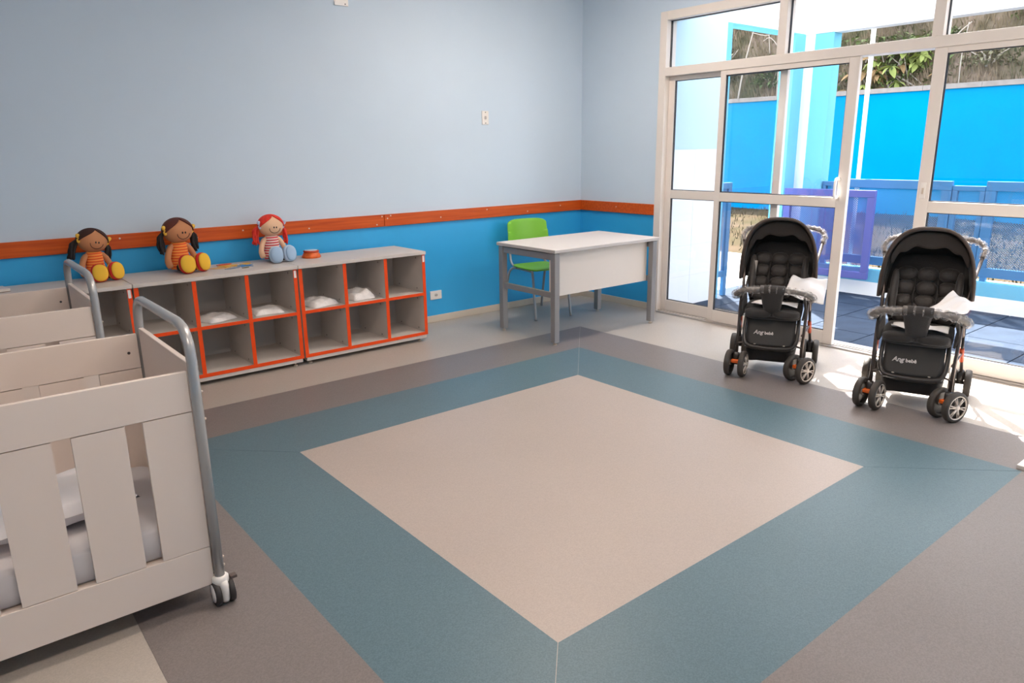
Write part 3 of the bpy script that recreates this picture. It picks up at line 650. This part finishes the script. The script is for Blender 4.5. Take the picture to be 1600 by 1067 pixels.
# ================================================================== RAG DOLLS
SKIN_L = mat('doll_skin_light', (0.78, 0.50, 0.32), 0.85); SKIN_T = mat('doll_skin_tan', (0.52, 0.22, 0.10), 0.85)
def doll(label, loc, rotz, skin, hairM, tailM, bowM, shirtM, shoeM, bandM, soleM, tilt=0.0, roll=0.0, scl=1.12):
    t = thing('rag_doll', label, 'doll', loc, rotz, 'rag dolls sitting on the cubby shelves'); t.scale = (scl, scl, scl)
    # striped top with soft horizontal ruffles
    prof = [(.030, .012)]; n = 44
    for i in range(n + 1):
        k = i / n; z = .015 + k * .150
        r = (.056 - .012 * k) * (1 + .035 * math.cos(k * 13.5 * 2 * PI)) * (1 if k < .93 else 1 - (k - .93) * 3)
        prof.append((r, z))
    MB().lathe(prof, 28, Matrix.Diagonal((1, .8, 1, 1))).build('striped_top', shirtM, t, smooth=True)
    Hm = Matrix.Translation((0, -.008, .226)) @ Matrix.Rotation(roll, 4, 'Y') @ Matrix.Rotation(tilt, 4, 'X')
    rx, ry, rz_ = .082, .062, .068
    hd = MB().sell((0, 0, 0), (rx, ry, rz_), 1, 1, 32, 20, Hm).build('head', skin, t, smooth=True)
    def on(x, z, k=1.0):
        y = -ry * math.sqrt(max(0, 1 - (x / rx) ** 2 - (z / rz_) ** 2)); return Vector((x * k, y * k, z * k))
    for sx in (-1, 1):
        p = on(sx * .0085, -.006); MB().sell(p, (.0046, .003, .0064), 1, 1, 10, 8, Hm).build('eye', mat('doll_eye', (.015, .01, .01), .3), hd, smooth=True)
    arc = [on(.036 * math.cos(a), -.012 + .030 * math.sin(a) , 1.01) for a in [PI + PI * k / 14 for k in range(15)]]
    MB().tube(arc, .0019, 6, M=Hm).build('smile', mat('doll_smile', (.06, .02, .015), .6), hd, smooth=True)
    def cap(u, v):
        ph = (u * 2 - 1) * PI     # 0 = front
        f = abs(ph)
        tm = 0.34 + (1.62 - .34) * min(1, (f / 1.25) ** .80) if f < 1.25 else 1.62 + .35 * min(1, (f - 1.25) / 1.0)
        th = .001 + v * tm; k = 1.055
        return (rx * k * math.sin(th) * math.sin(ph), -ry * k * math.sin(th) * math.cos(ph), rz_ * 1.07 * math.cos(th))
    MB().grid(cap, 60, 14, Hm).build('hair', hairM, hd, smooth=True, solid=.006)
    rg = random.Random(len(label))
    for sx in (-1, 1):
        tl = MB()
        for k in range(9):
            ox, oy = rg.uniform(-.012, .012), rg.uniform(-.014, .014)
            tl.tube(spline([(sx * .078 + ox * .3, .012 + oy * .3, -.002), (sx * (.094 + rg.uniform(0, .012)) + ox, .012 + oy, -.03), (sx * (.092 + rg.uniform(0, .02)) + ox, .010 + oy, -.075), (sx * (.090 + rg.uniform(0, .025)) + ox, .008 + oy, -.105 - rg.uniform(0, .022))], 4), [.006] * 4 + [.0085] * 5 + [.007] * 3 + [.003], 6, M=Hm)
        tl.build('pigtail', tailM, t, smooth=True)
        bwm = MB(); Bm = Hm @ Matrix.Translation((sx * .084, -.012, .008)) @ Matrix.Rotation(sx * .35 + .1, 4, 'Y')
        for s2 in (-1, 1): bwm.sell((0, 0, s2 * .014), (.011, .008, .013), .8, .8, 12, 8, Bm)
        bwm.sell((0, -.004, 0), (.005, .006, .005), 1, 1, 10, 8, Bm); bwm.build('bow', bowM, t, smooth=True)
        # arm, leg, shoe
        MB().tube(spline([(sx * .032, 0, .146), (sx * .058, -.002, .130), (sx * .082, -.012, .075), (sx * .082, -.03, .028)], 5), [.016] * 6 + [.0165] * 5 + [.018] * 4 + [.013], 10).build('arm', skin, t, smooth=True)
        MB().tube(spline([(sx * .022, -.02, .026), (sx * .034, -.07, .027), (sx * .042, -.11, .034)], 4), .022, 10).build('leg', mat('doll_trousers', (.015, .018, .03), .8), t, smooth=True)
        Sm = Matrix.Translation((sx * .047, -.135, .0545)) @ Matrix.Rotation(sx * .22, 4, 'Z') @ Matrix.Rotation(-.16, 4, 'X')
        sh = MB().sell((0, .012, 0), (.043, .030, .051), .9, .9, 20, 14, Sm).build('shoe', shoeM, t, smooth=True)
        MB().sell((0, .0, 0), (.0455, .018, .0535), .8, 1, 24, 14, Sm).build('shoe_band', bandM, sh, smooth=True)
        MB().sell((0, -.017, 0), (.0405, .016, .0485), .9, 1, 24, 14, Sm).build('sole', soleM, sh, smooth=True)
    return t
BRN1 = mat('hair_dark_brown', (.045, .014, .010), .8); BRN2 = mat('hair_brown', (.10, .022, .014), .8); TAILB = mat('yarn_black', (.010, .007, .008), .7)
RED = mat('hair_red', (.72, .03, .015), .7, var=.15, vscale=60); YBOW = mat('bow_yellow', (.80, .45, .04), .6); BBOW = mat('bow_blue', (.42, .50, .66), .6)
YEL = mat('felt_yellow', (.82, .48, .04), .85); REDF = mat('felt_red', (.55, .02, .015), .8); BLF = mat('felt_pale_blue', (.36, .50, .68), .85); BLF2 = mat('felt_pale_blue_edge', (.47, .58, .72), .85)
ST1 = stripes('orange_stripes', [(.85, .20, .03), (.90, .36, .07), (.72, .07, .02)], .0155); ST2 = stripes('red_white_stripes', [(.62, .05, .06), (.85, .70, .66)], .0165)
doll('brown-haired rag doll in orange stripes with yellow bows, leftmost behind crib rail', (-4.385, -.16, TZ), .28, SKIN_T, BRN1, TAILB, YBOW, ST1, YEL, REDF, YEL, .0, .20, 1.06)
doll('brown-haired rag doll in orange stripes with yellow bows, between the other two dolls', (-3.89, -.19, TZ), .30, SKIN_T, BRN2, TAILB, YBOW, ST1, YEL, REDF, YEL, .0, .02, 1.17)
doll('red-haired rag doll in red and white stripes with pale blue shoes', (-3.255, -.165, TZ), .12, SKIN_L, RED, RED, BBOW, ST2, BLF2, BLF2, BLF, .0, .05, 1.10)

# ================================================================== DESK AND CHAIR
DTOP = mat('desk_laminate', (0.70, 0.66, 0.63), 0.4); DGREY = mat('grey_steel', (0.30, 0.29, 0.29), 0.42, metal=0.25); DPAN = mat('desk_panel', (0.80, 0.72, 0.65), 0.45)
dk = thing('office_desk', 'white-topped desk with grey steel legs in the corner', 'desk', (-1.565, -1.327, 0.0015), R(-0.5))
dw, dd, dh = 1.178, .713, .74
B(0, dw, 0, dd, dh - .027, dh).build('desk_top', DTOP, dk, bevel=0.003)
B(-.0008, dw + .0008, -.0008, dd + .0008, dh - .022, dh - .006).build('edge_band', mat('edge_grey', (.55, .51, .48), .4), dk)
for lx in (.01, dw - .06):
    for ly in (.012, dd - .062):
        B(lx, lx + .05, ly, ly + .05, .018, dh - .03).build('leg', DGREY, dk, bevel=0.004)
        MB().lathe([(.018, 0), (.018, .006), (.009, .01), (.009, .02)], 14, Matrix.Translation((lx + .025, ly + .025, 0))).build('foot', SCREW, dk)
    B(lx + .01, lx + .04, .062, dd - .062, dh - .085, dh - .035).build('side_rail', DGREY, dk, bevel=0.003)
    B(lx + .01, lx + .04, .062, dd - .062, .365, .408).build('side_stretcher', DGREY, dk, bevel=0.003)
B(.06, dw - .06, dd - .057, dd - .027, dh - .085, dh - .035).build('back_rail', DGREY, dk, bevel=0.003)
B(.035, dw - .052, .085, .105, .365, dh - .03).build('modesty_panel', DPAN, dk, bevel=0.002)
GREENP = mat('green_plastic', (0.19, 0.50, 0.03), 0.42); TUBE_G = mat('grey_tube', (0.38, 0.39, 0.41), 0.35, metal=0.35)
ch = thing('green_chair', 'bright green plastic chair with grey tube legs behind desk', 'chair', (-.885, -.36, 0), R(-9))
def shell(u, v):     # backrest: u across, v up
    a = u * 2 - 1; x = a * (.222 - .012 * v); z = .60 + v * .255 - .030 * (abs(a) ** 6) * (1 if v > .5 else -1)
    y = .185 + .035 * v - .045 * (1 - a * a) * -1 - .03
    return (x, y, z)
MB().grid(shell, 16, 10).build('backrest', GREENP, ch, smooth=True, solid=.014, sub=1)
def seatf(u, v):
    a, b = u * 2 - 1, v * 2 - 1
    k = (1 - .18 * max(0, abs(a) ** 5 * abs(b) ** 3))
    return (a * .205 * k, b * .20 * k - .01, .445 - .014 * (1 - a * a) * (1 - b * b) - .03 * max(0, -b - .5) ** 1.5)
MB().grid(seatf, 16, 14).build('seat', GREENP, ch, smooth=True, solid=.014, sub=1)
for sx in (-1, 1):
    MB().tube(spline([(sx * .165, .235, .78), (sx * .17, .215, .62), (sx * .18, .18, .47), (sx * .175, .08, .425)], 5), .011, 10).build('back_post', TUBE_G, ch, smooth=True)
    MB().tube(spline([(sx * .16, -.15, .425), (sx * .178, -.19, .40), (sx * .183, -.225, .2), (sx * .186, -.255, 0.004)], 5), .0115, 10).build('front_leg', TUBE_G, ch, smooth=True)
    MB().tube(spline([(sx * .16, .08, .425), (sx * .19, .15, .415), (sx * .20, .205, .33), (sx * .205, .27, 0.004)], 5), .0115, 10).build('rear_leg', TUBE_G, ch, smooth=True)
    MB().tube([(sx * .165, -.16, .424), (sx * .165, .10, .424)], .0105, 8).build('seat_rail', TUBE_G, ch, smooth=True)

# ================================================================== CRIBS
CRIBW = mat('crib_board', (0.74, 0.635, 0.565), 0.42, var=.01, vscale=3); CTUBE = mat('crib_grey_tube', (0.42, 0.415, 0.415), 0.26, metal=0.35)
def crib(label, xr, yf):
    L, Wd = 1.32, .64     # local: x = 0 at right end going to -L, y = 0 at front panel face going back
    t = thing('baby_crib', label, 'crib', (xr, yf, 0), 0, 'white cribs on castors')
    th = .018
    def side(name, y):
        o = B(-L, 0, y, y + th, .690, .821).build(name + '_top_board', CRIBW, t, bevel=0.002)
        B(-L, 0, y, y + th, .078, .215).build(name + '_bottom_board', CRIBW, t, bevel=0.002)
        x = 0.0; first = True
        pos = [(-.143, 0)]; p = -.193
        while p > -L + .16: pos.append((p - .14, p)); p -= .19
        pos.append((-L, p))
        for a, b in pos: B(max(a, -L), b, y + .001, y + th - .001, .2175, .6875).build('slat', CRIBW, t)
    side('front', 0); side('back', Wd)
    B(-L, 0, th, Wd, .19, .205).build('base_board', CRIBW, t)
    for xe in (.0175, -L - .0175):
        B(xe - .009, xe + .009, .02, Wd, .10, .842).build('end_panel', CRIBW, t, bevel=0.003)
        y0, y1 = -.004, Wd + .022
        path = [(xe, y0, .095), (xe, y0, .6)] + spline([(xe, y0, .85), (xe, y0 + .012, .905), (xe, y0 + .05, .945), (xe, y0 + .11, .958)], 5) + spline([(xe, y1 - .11, .958), (xe, y1 - .05, .945), (xe, y1 - .012, .905), (xe, y1, .85)], 5) + [(xe, y1, .6), (xe, y1, .095)]
        MB().tube(path, .0165, 14).build('tube_frame', CTUBE, t, smooth=True)
        for yy in (y0, y1):
            c = thing('caster', None, None); c.parent = t; c.location = (xe, yy, 0)
            MB().lathe([(.012, .065), (.028, .072), (.027, .10), (.021, .106)], 16).build('caster_hood', WHITE_PL, c, smooth=True)
            MB().sell((.004, 0, .052), (.017, .040, .042), .5, .8, 18, 12).build('caster_body', WHITE_PL, c, smooth=True)
            for s in (-1, 1):
                Wm = Matrix.Translation((.004 + s * .0225, 0, .044)) @ Matrix.Rotation(R(90), 4, 'Y')
                MB().lathe([(.036, -.010), (.043, -.008), (.0435, .0), (.043, .008), (.036, .010)], 24, Wm).build('caster_wheel', mat('caster_tread', (.035, .03, .03), .6), c, smooth=True)
                MB().lathe([(.032, .0), (.031, s * .0115), (.0, s * .0125)], 24, Wm).build('wheel_cap', mat('caster_cap', (.75, .70, .67), .4), c, smooth=True)
            B(.03, .05, -.018, .004, .085, .094).build('brake_tab', mat('caster_brake', (.12, .09, .08), .5), c)
        for yy in (y0, y1):
            for zz in (.75, .66, .17, .14):
                MB().sell((xe + .0155, yy - .004, zz), (.005, .005, .005), 1, 1, 8, 6).build('bolt', SCREW, t, smooth=True)
    MB().lathe([(.0055, 0), (.0055, .003)], 10, Matrix.Translation((-.035, Wd + .001, .752)) @ Matrix.Rotation(R(90), 4, 'X')).build('bolt', mat('dark_bolt', (.06, .05, .05), .4), t)
    return t
cA = crib('white slatted crib on castors with grey tube ends, nearest at left', -4.64, -3.0)
cB = crib('white slatted crib with grey tube ends, second one behind nearest crib', -4.672, -1.68)
SHEET = mat('white_sheet', (0.66, 0.64, 0.66), 0.75, bump=0.25, bscale=7); PILW = mat('pillow_white', (0.72, 0.72, 0.76), 0.6, bump=0.35, bscale=9)
def mattress(label, xr, yf):
    def fn(u, v):
        a, b = u * 2 - 1, v * 2 - 1
        return (-.66 + a * .625, .33 + b * .29, .325 + .008 * math.sin(9 * a + 3 * b) + .005 * math.sin(23 * a - 7 * b))
    mb = MB(); n = 40
    mb.sell((-.66, .33, .262), (.635, .295, .062), .25, .12, 64, 14)
    o = mb.build('mattress', SHEET, smooth=True, loc=(xr, yf, 0)); tag(o, label, 'mattress', 'mattresses in the cribs')
mattress('white sheeted mattress in nearest crib', -4.64, -3.0); mattress('white sheeted mattress in second crib', -4.672, -1.68)
def pillow(label, x, y, z, rz_, sx, sy, sz, tilt=0, seed=0):
    rg = random.Random(seed); ph = [rg.uniform(0, 6) for _ in range(4)]
    def fn(s):
        def f(u, v):
            a, b = u * 2 - 1, v * 2 - 1
            e = (max(0, 1 - a ** 4) * max(0, 1 - b ** 4)) ** .45
            k = 1 - .10 * (1 - abs(a)) * b * b
            return (a * sx * (1 - .06 * (1 - b * b)), b * sy * (1 - .08 * (1 - a * a)), s * sz * e * (1 + .12 * math.sin(6 * a + ph[0] + 4 * b) + .08 * math.sin(9 * b + ph[1])))
        return f
    mb = MB().grid(fn(1), 24, 18); mb.grid(fn(-1), 24, 18)
    o = mb.build('pillow', PILW, smooth=True, loc=(x, y, z), rot=(tilt, 0, rz_)); tag(o, label, 'pillow', 'pillows in the cribs')
pillow('white pillow lying in nearest crib seen between slats', -5.02, -2.70, .389, .1, .21, .17, .055, 0, 1)

# ================================================================== STROLLERS
SB = mat('black_fabric', (0.030, 0.026, 0.025), 0.78, bump=0.25, bscale=180, sheen=.2); SB2 = mat('black_fabric_quilted', (0.046, 0.039, 0.036), 0.55, bump=0.25, bscale=120, sheen=.25)
SB3 = mat('black_fabric_panel', (0.022, 0.020, 0.019), 0.55); SFR = mat('stroller_frame', (0.13, 0.105, 0.095), 0.28, metal=0.75); STY = mat('tyre_rubber', (0.050, 0.042, 0.036), 0.65)
SRIM = mat('rim_silver', (0.68, 0.60, 0.53), 0.3, metal=0.3); SOR = mat('orange_part', (0.80, 0.14, 0.015), 0.4); SPL = mat('black_plastic', (0.035, 0.030, 0.028), 0.28)
WRAP = film_mat('wrinkled_wrap', 0.30, (0.50, 0.47, 0.45), 34, .6); WEB = mat('strap_grey', (.50, .46, .42), .6); TRIM = mat('hood_trim', (.075, .052, .042), .5)
LOGO = mat('logo_print', (.75, .70, .68), .5)
def wheel(par, x, y, r, out, Q=Matrix.Identity(4)):
    Wm = Q @ Matrix.Translation((x, y, r)) @ Matrix.Rotation(R(90), 4, 'Y')
    h = .019
    ty = MB().lathe([(r * .74, -h * .8), (r * .80, -h), (r * .95, -h * .85), (r, -h * .4), (r, h * .4), (r * .95, h * .85), (r * .80, h), (r * .74, h * .8)], 36, Wm)
    o = MB(); o.v, o.f = ty.v, [f for f in ty.f if len(f) == 4]; n0 = 36
    o.f += [(k, (k + 1) % n0, 7 * n0 + (k + 1) % n0, 7 * n0 + k) for k in range(n0)]
    t = o.build('wheel', STY, par, smooth=True)
    ri = MB()
    ring = [(r * .76 * math.cos(2 * PI * k / 36), r * .76 * math.sin(2 * PI * k / 36), out * h * .75) for k in range(36)]
    ri.tube(ring, .0046, 6, closed=True, M=Wm)
    ri.build('rim', SRIM, t, smooth=True)
    sp = MB()
    for k in range(6):
        for d in (-.13, .13):
            a = 2 * PI * k / 6 + .3; a0 = a + d * .9; a1 = a + d
            p0 = Vector((r * .16 * math.cos(a0), r * .16 * math.sin(a0), out * h * .85)); p1 = Vector((r * .76 * math.cos(a1), r * .76 * math.sin(a1), out * h * .7))
            sp.tube([p0, p1], [.0042, .0034], 5, M=Wm)
    sp.build('spokes', SRIM, t, smooth=True)
    MB().lathe([(r * .2, -h * .6), (r * .2, h * .9), (r * .12, h * 1.1)], 16, Wm @ (Matrix.Identity(4) if out > 0 else Matrix.Rotation(PI, 4, 'X'))).build('hub', SRIM, t, smooth=True)
    MB().lathe([(r * .735, -.003), (r * .735, .003)], 30, Wm).build('wheel_disc', SPL, t)
    return t
def stroller(label, o2, ang, hood_fwd=0.0, sleeve=False, swivel=(0, 0)):
    t = thing('baby_stroller', label, 'stroller', (o2[0], o2[1], 0.0), ang, 'black baby strollers by the glass door')
    rw = .086
    for sx in (-1, 1):
        q = Matrix.Translation((sx * .195, 0, 0)) @ Matrix.Rotation(swivel[0] if sx < 0 else swivel[1], 4, 'Z')
        wheel(t, -.045, 0, rw, -1, q); wheel(t, .045, 0, rw, 1, q)
        MB().tube([(-.04, 0, rw), (.04, 0, rw)], .011, 10, M=q).build('axle', SPL, t, smooth=True)
        MB().box((0, -.022, .105), (.052, .034, .022), q).build('orange_stop', SOR, t, bevel=.005)
        MB().sell((sx * .195, .004, .125), (.021, .024, .035), .6, .6, 16, 10).build('fork_hub', SPL, t, smooth=True)
        # rear wheels
        yr = .50
        wheel(t, sx * .235 - .04, yr, .082, -1); wheel(t, sx * .235 + .04, yr, .082, 1)
        MB().tube([(sx * .235 - .04, yr, .082), (sx * .235 + .04, yr, .082)], .011, 10).build('axle', SPL, t, smooth=True)
        MB().sell((sx * .235, yr - .004, .125), (.022, .026, .038), .6, .6, 16, 10).build('fork_hub', SPL, t, smooth=True)
        # frame tubes
        MB().tube([(sx * .197, .008, .14), (sx * .206, .13, .47), (sx * .206, .16, .52)], .0098, 10).build('front_leg', SFR, t, smooth=True)
        MB().tube([(sx * .235, yr - .01, .145), (sx * .215, .27, .46), (sx * .212, .22, .52)], .0095, 10).build('rear_leg', SFR, t, smooth=True)
        MB().tube([(sx * .228, .42, .235), (sx * .222, .36, .325)], .0125, 10).build('orange_band', mat('orange_band', (.55, .09, .03), .4), t, smooth=True)
        MB().tube([(sx * .19, .06, .29), (sx * .225, .38, .29)], .006, 8).build('side_brace', SFR, t, smooth=True)
        MB().sell((sx * .205, .18, .525), (.024, .055, .032), .6, .6, 16, 10).build('joint_block', SPL, t, smooth=True)
        B(sx * .222 - .007, sx * .222 + .007, .30, .335, .34, .50).build('recliner_plate', SPL, t, bevel=.003)
        MB().tube([(sx * .205, .23, .54), (sx * .228, .42, .70), (sx * .255, .555, .825)], .010, 10).build('push_tube', SFR, t, smooth=True)
        MB().tube([(sx * .198, .03, .215), (sx * .155, .05, .222)], .006, 8).build('footrest_link', SFR, t, smooth=True)
    # handle, wrapped in film
    hp = [(-.255, .555, .825), (-.262, .60, .870), (-.228, .635, .905), (-.13, .65, .920), (0, .652, .923), (.13, .65, .920), (.228, .635, .905), (.262, .60, .870), (.255, .555, .825)]
    hb = MB().tube(spline(hp, 6), .012, 10).build('handle', SFR, t, smooth=True)
    MB().tube(spline(hp, 8), [.0205 + .0035 * math.sin(k * 2.3) + .002 * math.sin(k * 5.1) for k in range(65)], 14).build('handle_wrap', WRAP, hb, smooth=True)
    # bumper bar, wrapped, with fabric sleeve and crotch strap
    bpts = [(-.222, .15, .515), (-.232, .07, .535), (-.19, -.005, .572), (-.10, -.045, .592), (0, -.052, .598), (.10, -.045, .592), (.19, -.005, .572), (.232, .07, .535), (.222, .15, .515)]
    bs = spline(bpts, 8)
    bar = MB().tube(bs, .015, 12).build('bumper_bar', mat('bumper_foam', (.10, .085, .075), .6), t, smooth=True)
    MB().tube(bs, [.026 + .004 * math.sin(k * 2.1) + .0025 * math.sin(k * 4.7) for k in range(len(bs))], 16).build('bar_wrap', WRAP, bar, smooth=True)
    MB().tube([p for p in spline([(-.072, -.047, .594), (0, -.052, .598), (.072, -.047, .594)], 8)], .0295, 16).build('bar_sleeve', SB, bar, smooth=True)
    def strap(u, v):
        a = u * 2 - 1; wv = .072 * (1 - .42 * v)
        return (a * wv, -.080 + .14 * v ** 1.3 + .012 * a * a, .600 - .205 * v)
    MB().grid(strap, 8, 12).build('crotch_strap', SB, t, smooth=True, solid=.006)
    # seat, sides, leg panel, footrest rim, basket
    MB().sell((0, .22, .415), (.178, .17, .045), .45, .35, 36, 14).build('seat_cushion', SB, t, smooth=True)
    for sx in (-1, 1):
        def wing(u, v): return (sx * (.186 + .012 * math.sin(v * PI)), .06 + u * .30, .39 + v * (.12 + .13 * u))
        MB().grid(wing, 10, 8).build('side_panel', SB, t, smooth=True, solid=.012)
        MB().sell((sx * .085, .055, .425), (.085, .05, .028), .7, .7, 18, 10).build('seat_edge', SB, t, smooth=True)
    def legp(u, v):
        a = u * 2 - 1; wv = .150 - .028 * max(0, (v - .72) / .28) ** 2 * abs(a)
        return (a * wv, .115 - .075 * v - .010 * (1 - a * a), .395 - .185 * v)
    lp = MB().grid(legp, 14, 14).build('leg_panel', SB3, t, smooth=True, solid=.010); lp['label'] = 'black leg panel with printed white logo'
    rim = [(-.163, .135, .385), (-.165, .09, .30), (-.158, .052, .235), (-.128, .032, .207), (-.055, .022, .200), (.055, .022, .200), (.128, .032, .207), (.158, .052, .235), (.165, .09, .30), (.163, .135, .385)]
    MB().tube(spline(rim, 6), .0125, 12).build('footrest_rim', SPL, t, smooth=True)
    def tray(u, v):
        a = u * 2 - 1; return (a * (.155 - .01 * v), .025 + v * .10, .198 - .03 * math.sin(v * PI) * (1 - a ** 4))
    MB().grid(tray, 12, 6).build('footrest_tray', SPL, t, smooth=True, solid=.008)
    for sx in (-.09, .09): MB().sell((sx, .022, .222), (.008, .004, .003), 1, 1, 8, 6).build('rivet', SRIM, t, smooth=True)
    def basket(u, v):
        a = u * 2 * PI; k = .62 + .38 * v; pw = lambda c: math.copysign(abs(c) ** .35, c)
        return (pw(math.cos(a)) * .165 * (.9 + .1 * v), .255 + pw(math.sin(a)) * .185 * (.9 + .1 * v), .098 + .115 * v - .012 * math.sin(a * 2) * (1 - v))
    bk_ = MB().grid(basket, 40, 8)
    bk_.prism([(.148 * math.copysign(abs(math.cos(2 * PI * k / 24)) ** .35, math.cos(2 * PI * k / 24)), .255 + .166 * math.copysign(abs(math.sin(2 * PI * k / 24)) ** .35, math.sin(2 * PI * k / 24))) for k in range(24)], .095, .099)
    bk_.build('storage_basket', mat('basket_fabric', (.022, .019, .018), .8), t, smooth=True, solid=.004)
    # reclined quilted backrest
    Bm = Matrix.Translation((0, .345, .435)) @ Matrix.Rotation(R(-21), 4, 'X')
    MB().sell((0, .02, .20), (.185, .022, .235), .35, .35, 32, 14, Bm).build('backrest', SB, t, smooth=True)
    for j in range(4):
        for i in (-1, 0, 1):
            MB().sell((i * .109, -.008, .055 + j * .084), (.057, .036, .044), .95, .80, 20, 12, Bm @ Matrix.Rotation(.0, 4, 'Z')).build('quilted_pad', SB2, t, smooth=True)
    # side bolsters and harness
    for sx in (-1, 1):
        MB().sell((sx * .165, -.05, .17), (.022, .055, .15), .7, .7, 16, 12, Bm).build('side_bolster', SB2, t, smooth=True)
        MB().tube(spline([(sx * .055, -.035, .28), (sx * .06, -.052, .16), (sx * .05, -.10, .04)], 5), .013, 8, M=Bm, flat=.35).build('harness_strap', SB3, t, smooth=True)
        sp = MB().sell((sx * .06, -.055, .075), (.032, .008, .05), .8, .5, 16, 10, Bm); sp.build('harness_pad', mat('harness_pad', (.05, .042, .038), .75), t, smooth=True)
        if not sleeve: MB().sell((sx * .165, -.075, .235), (.010, .010, .028), .7, .8, 12, 8, Bm).build('strap_tip', WEB, t, smooth=True)
    if sleeve: MB().tube([Vector((-.165, -.06, .10)), Vector((-.150, -.085, .27))], .014, 10, M=Bm).build('strap_sleeve', WEB, t, smooth=True)
    # hood: lofted between the front hoop and a lower rear hoop
    def hoop(wv, zb, zt, yb, yt):
        def f(th):
            c, s = math.cos(th), math.sin(th); pc = math.copysign(abs(c) ** .72, c)
            return Vector((-wv * pc, yb + (yt - yb) * s, zb + (zt - zb) * s ** .82 if s > 0 else zb))
        return f
    h0 = hoop(.238, .60, 1.018, .30, .205 - hood_fwd); h1 = hoop(.215, .60, .925, .40, .56)
    def hf(u, v):
        th = u * PI; a, b = h0(th), h1(th); p = a.lerp(b, v)
        bul = .012 * math.sin(v * PI) * math.sin(th) + .003 * math.sin(v * PI * 6) * math.sin(th)
        nrm = Vector((p.x, 0, (p.z - .60) * .7)); nrm = nrm.normalized() if nrm.length > 1e-5 else Vector((0, 0, 1))
        return p + nrm * bul
    MB().grid(hf, 40, 16).build('hood', SB, t, smooth=True, solid=.006)
    def back(u, v):
        p = h1(u * PI); q = Vector((p.x, .42, .60)); return p.lerp(q, v)
    MB().grid(back, 30, 6).build('hood_back', SB3, t, smooth=True, solid=.004)
    MB().tube([h0(PI * k / 40) for k in range(41)], 0.0095, 10).build('hood_trim', TRIM, t, smooth=True)
    MB().tube([hf(k / 40, .52) - Vector((0, 0, .006)) for k in range(41)], .006, 8).build('hood_rib', SB2, t, smooth=True)
    def visor(u, v):
        th = (.20 + .60 * u) * PI; a = Vector(hf((.20 + .60 * u), .30)); e = math.sin(u * PI)
        return (a.x * .97, a.y + .03 * v, a.z - .012 - v * (.055 + .035 * e + .008 * math.sin(u * PI * 9)))
    MB().grid(visor, 40, 6).build('hood_visor', mat('visor_lining', (.060, .048, .042), .7), t, smooth=True, solid=.003)
    # printed logo on the leg panel
    Lm = Matrix.Translation((-.048, .052, .283)) @ Matrix.Rotation(R(90 - 22), 4, 'X')
    def txt(body, size, dx, shear, outline):
        cu = bpy.data.curves.new('txt', 'FONT'); cu.body = body; cu.size = size; cu.shear = shear; cu.align_x = 'LEFT'; cu.extrude = 0.0006; cu.offset = 0.0006
        if outline: cu.fill_mode = 'NONE'; cu.bevel_depth = .0011; cu.extrude = 0; cu.offset = 0
        ob = bpy.data.objects.new('txt', cu); C.objects.link(ob); dg = bpy.context.evaluated_depsgraph_get(); dg.update()
        me = bpy.data.meshes.new_from_object(ob.evaluated_get(dg)); bpy.data.objects.remove(ob)
        me.transform(Lm @ Matrix.Translation((dx, 0, 0))); me.materials.clear(); me.materials.append(LOGO)
        x = bpy.data.objects.new('logo_lettering', me); C.objects.link(x); x.parent = t
    txt('Ang', .036, -.055, .25, True); txt('bebê', .028, .012, 0, False)
    return t
stroller('black baby stroller with hood, left of the two beside desk', (-1.075, -2.835), R(-63), .0, True, (R(-8), R(-34)))
stroller('black baby stroller with hood, right of the two in the sunlight', (-1.06, -3.705), R(-72), .0, False, (R(-16), R(-36)))
TISSUE = mat('white_tissue', (.82, .80, .80), .5)
def sheet(label, origin, ang, pts, seed):
    rg = random.Random(seed); ph = [rg.uniform(0, 6) for _ in range(3)]
    (a, b, c, d) = [Vector(p) for p in pts]
    def f(u, v):
        p = a.lerp(b, u).lerp(d.lerp(c, u), v)
        return p + Vector((0, 0, .018 * math.sin(u * PI) * math.sin(v * PI) + .007 * math.sin(9 * u + ph[0] + 5 * v) + .005 * math.sin(13 * v + ph[1] - 4 * u)))
    o = MB().grid(f, 24, 18).build('tissue_sheet', TISSUE, smooth=True, solid=.0015, loc=(origin[0], origin[1], 0), rot=(0, 0, ang)); tag(o, label, 'sheet', 'white wrapping sheets in the strollers')
sheet('white wrapping sheet over right side of left stroller', (-1.075, -2.835), R(-63), [(.05, .07, .545), (.10, .24, .65), (.31, .27, .62), (.30, .12, .50)], 1)
sheet('white wrapping sheet over right side of right stroller', (-1.06, -3.705), R(-72), [(.00, .06, .56), (.14, .22, .67), (.27, .28, .61), (.22, .12, .585)], 2)
def sheet2(label, origin, ang, seed):
    sheet(label, origin, ang, [(-.13, .03, .485), (.15, .03, .485), (.15, .19, .470), (-.13, .19, .470)], seed)
sheet2('white wrapping sheet lying on seat of left stroller', (-1.075, -2.835), R(-63), 3)
sheet2('white wrapping sheet lying on seat of right stroller', (-1.06, -3.705), R(-72), 4)

# ---- white board lying at the right edge of the floor
wb = thing('white_floor_board', 'thin white board corner on floor at right edge', 'board', (-1.43, -4.36, 0.0012))
B(0, .62, -1.2, 0, 0, .018).build('board_core', mat('board_edge', (.62, .56, .52), .5), wb, bevel=.002); B(.001, .619, -1.199, -.001, .018, .0195).build('board_face', mat('board_face', (.82, .78, .75), .35), wb)
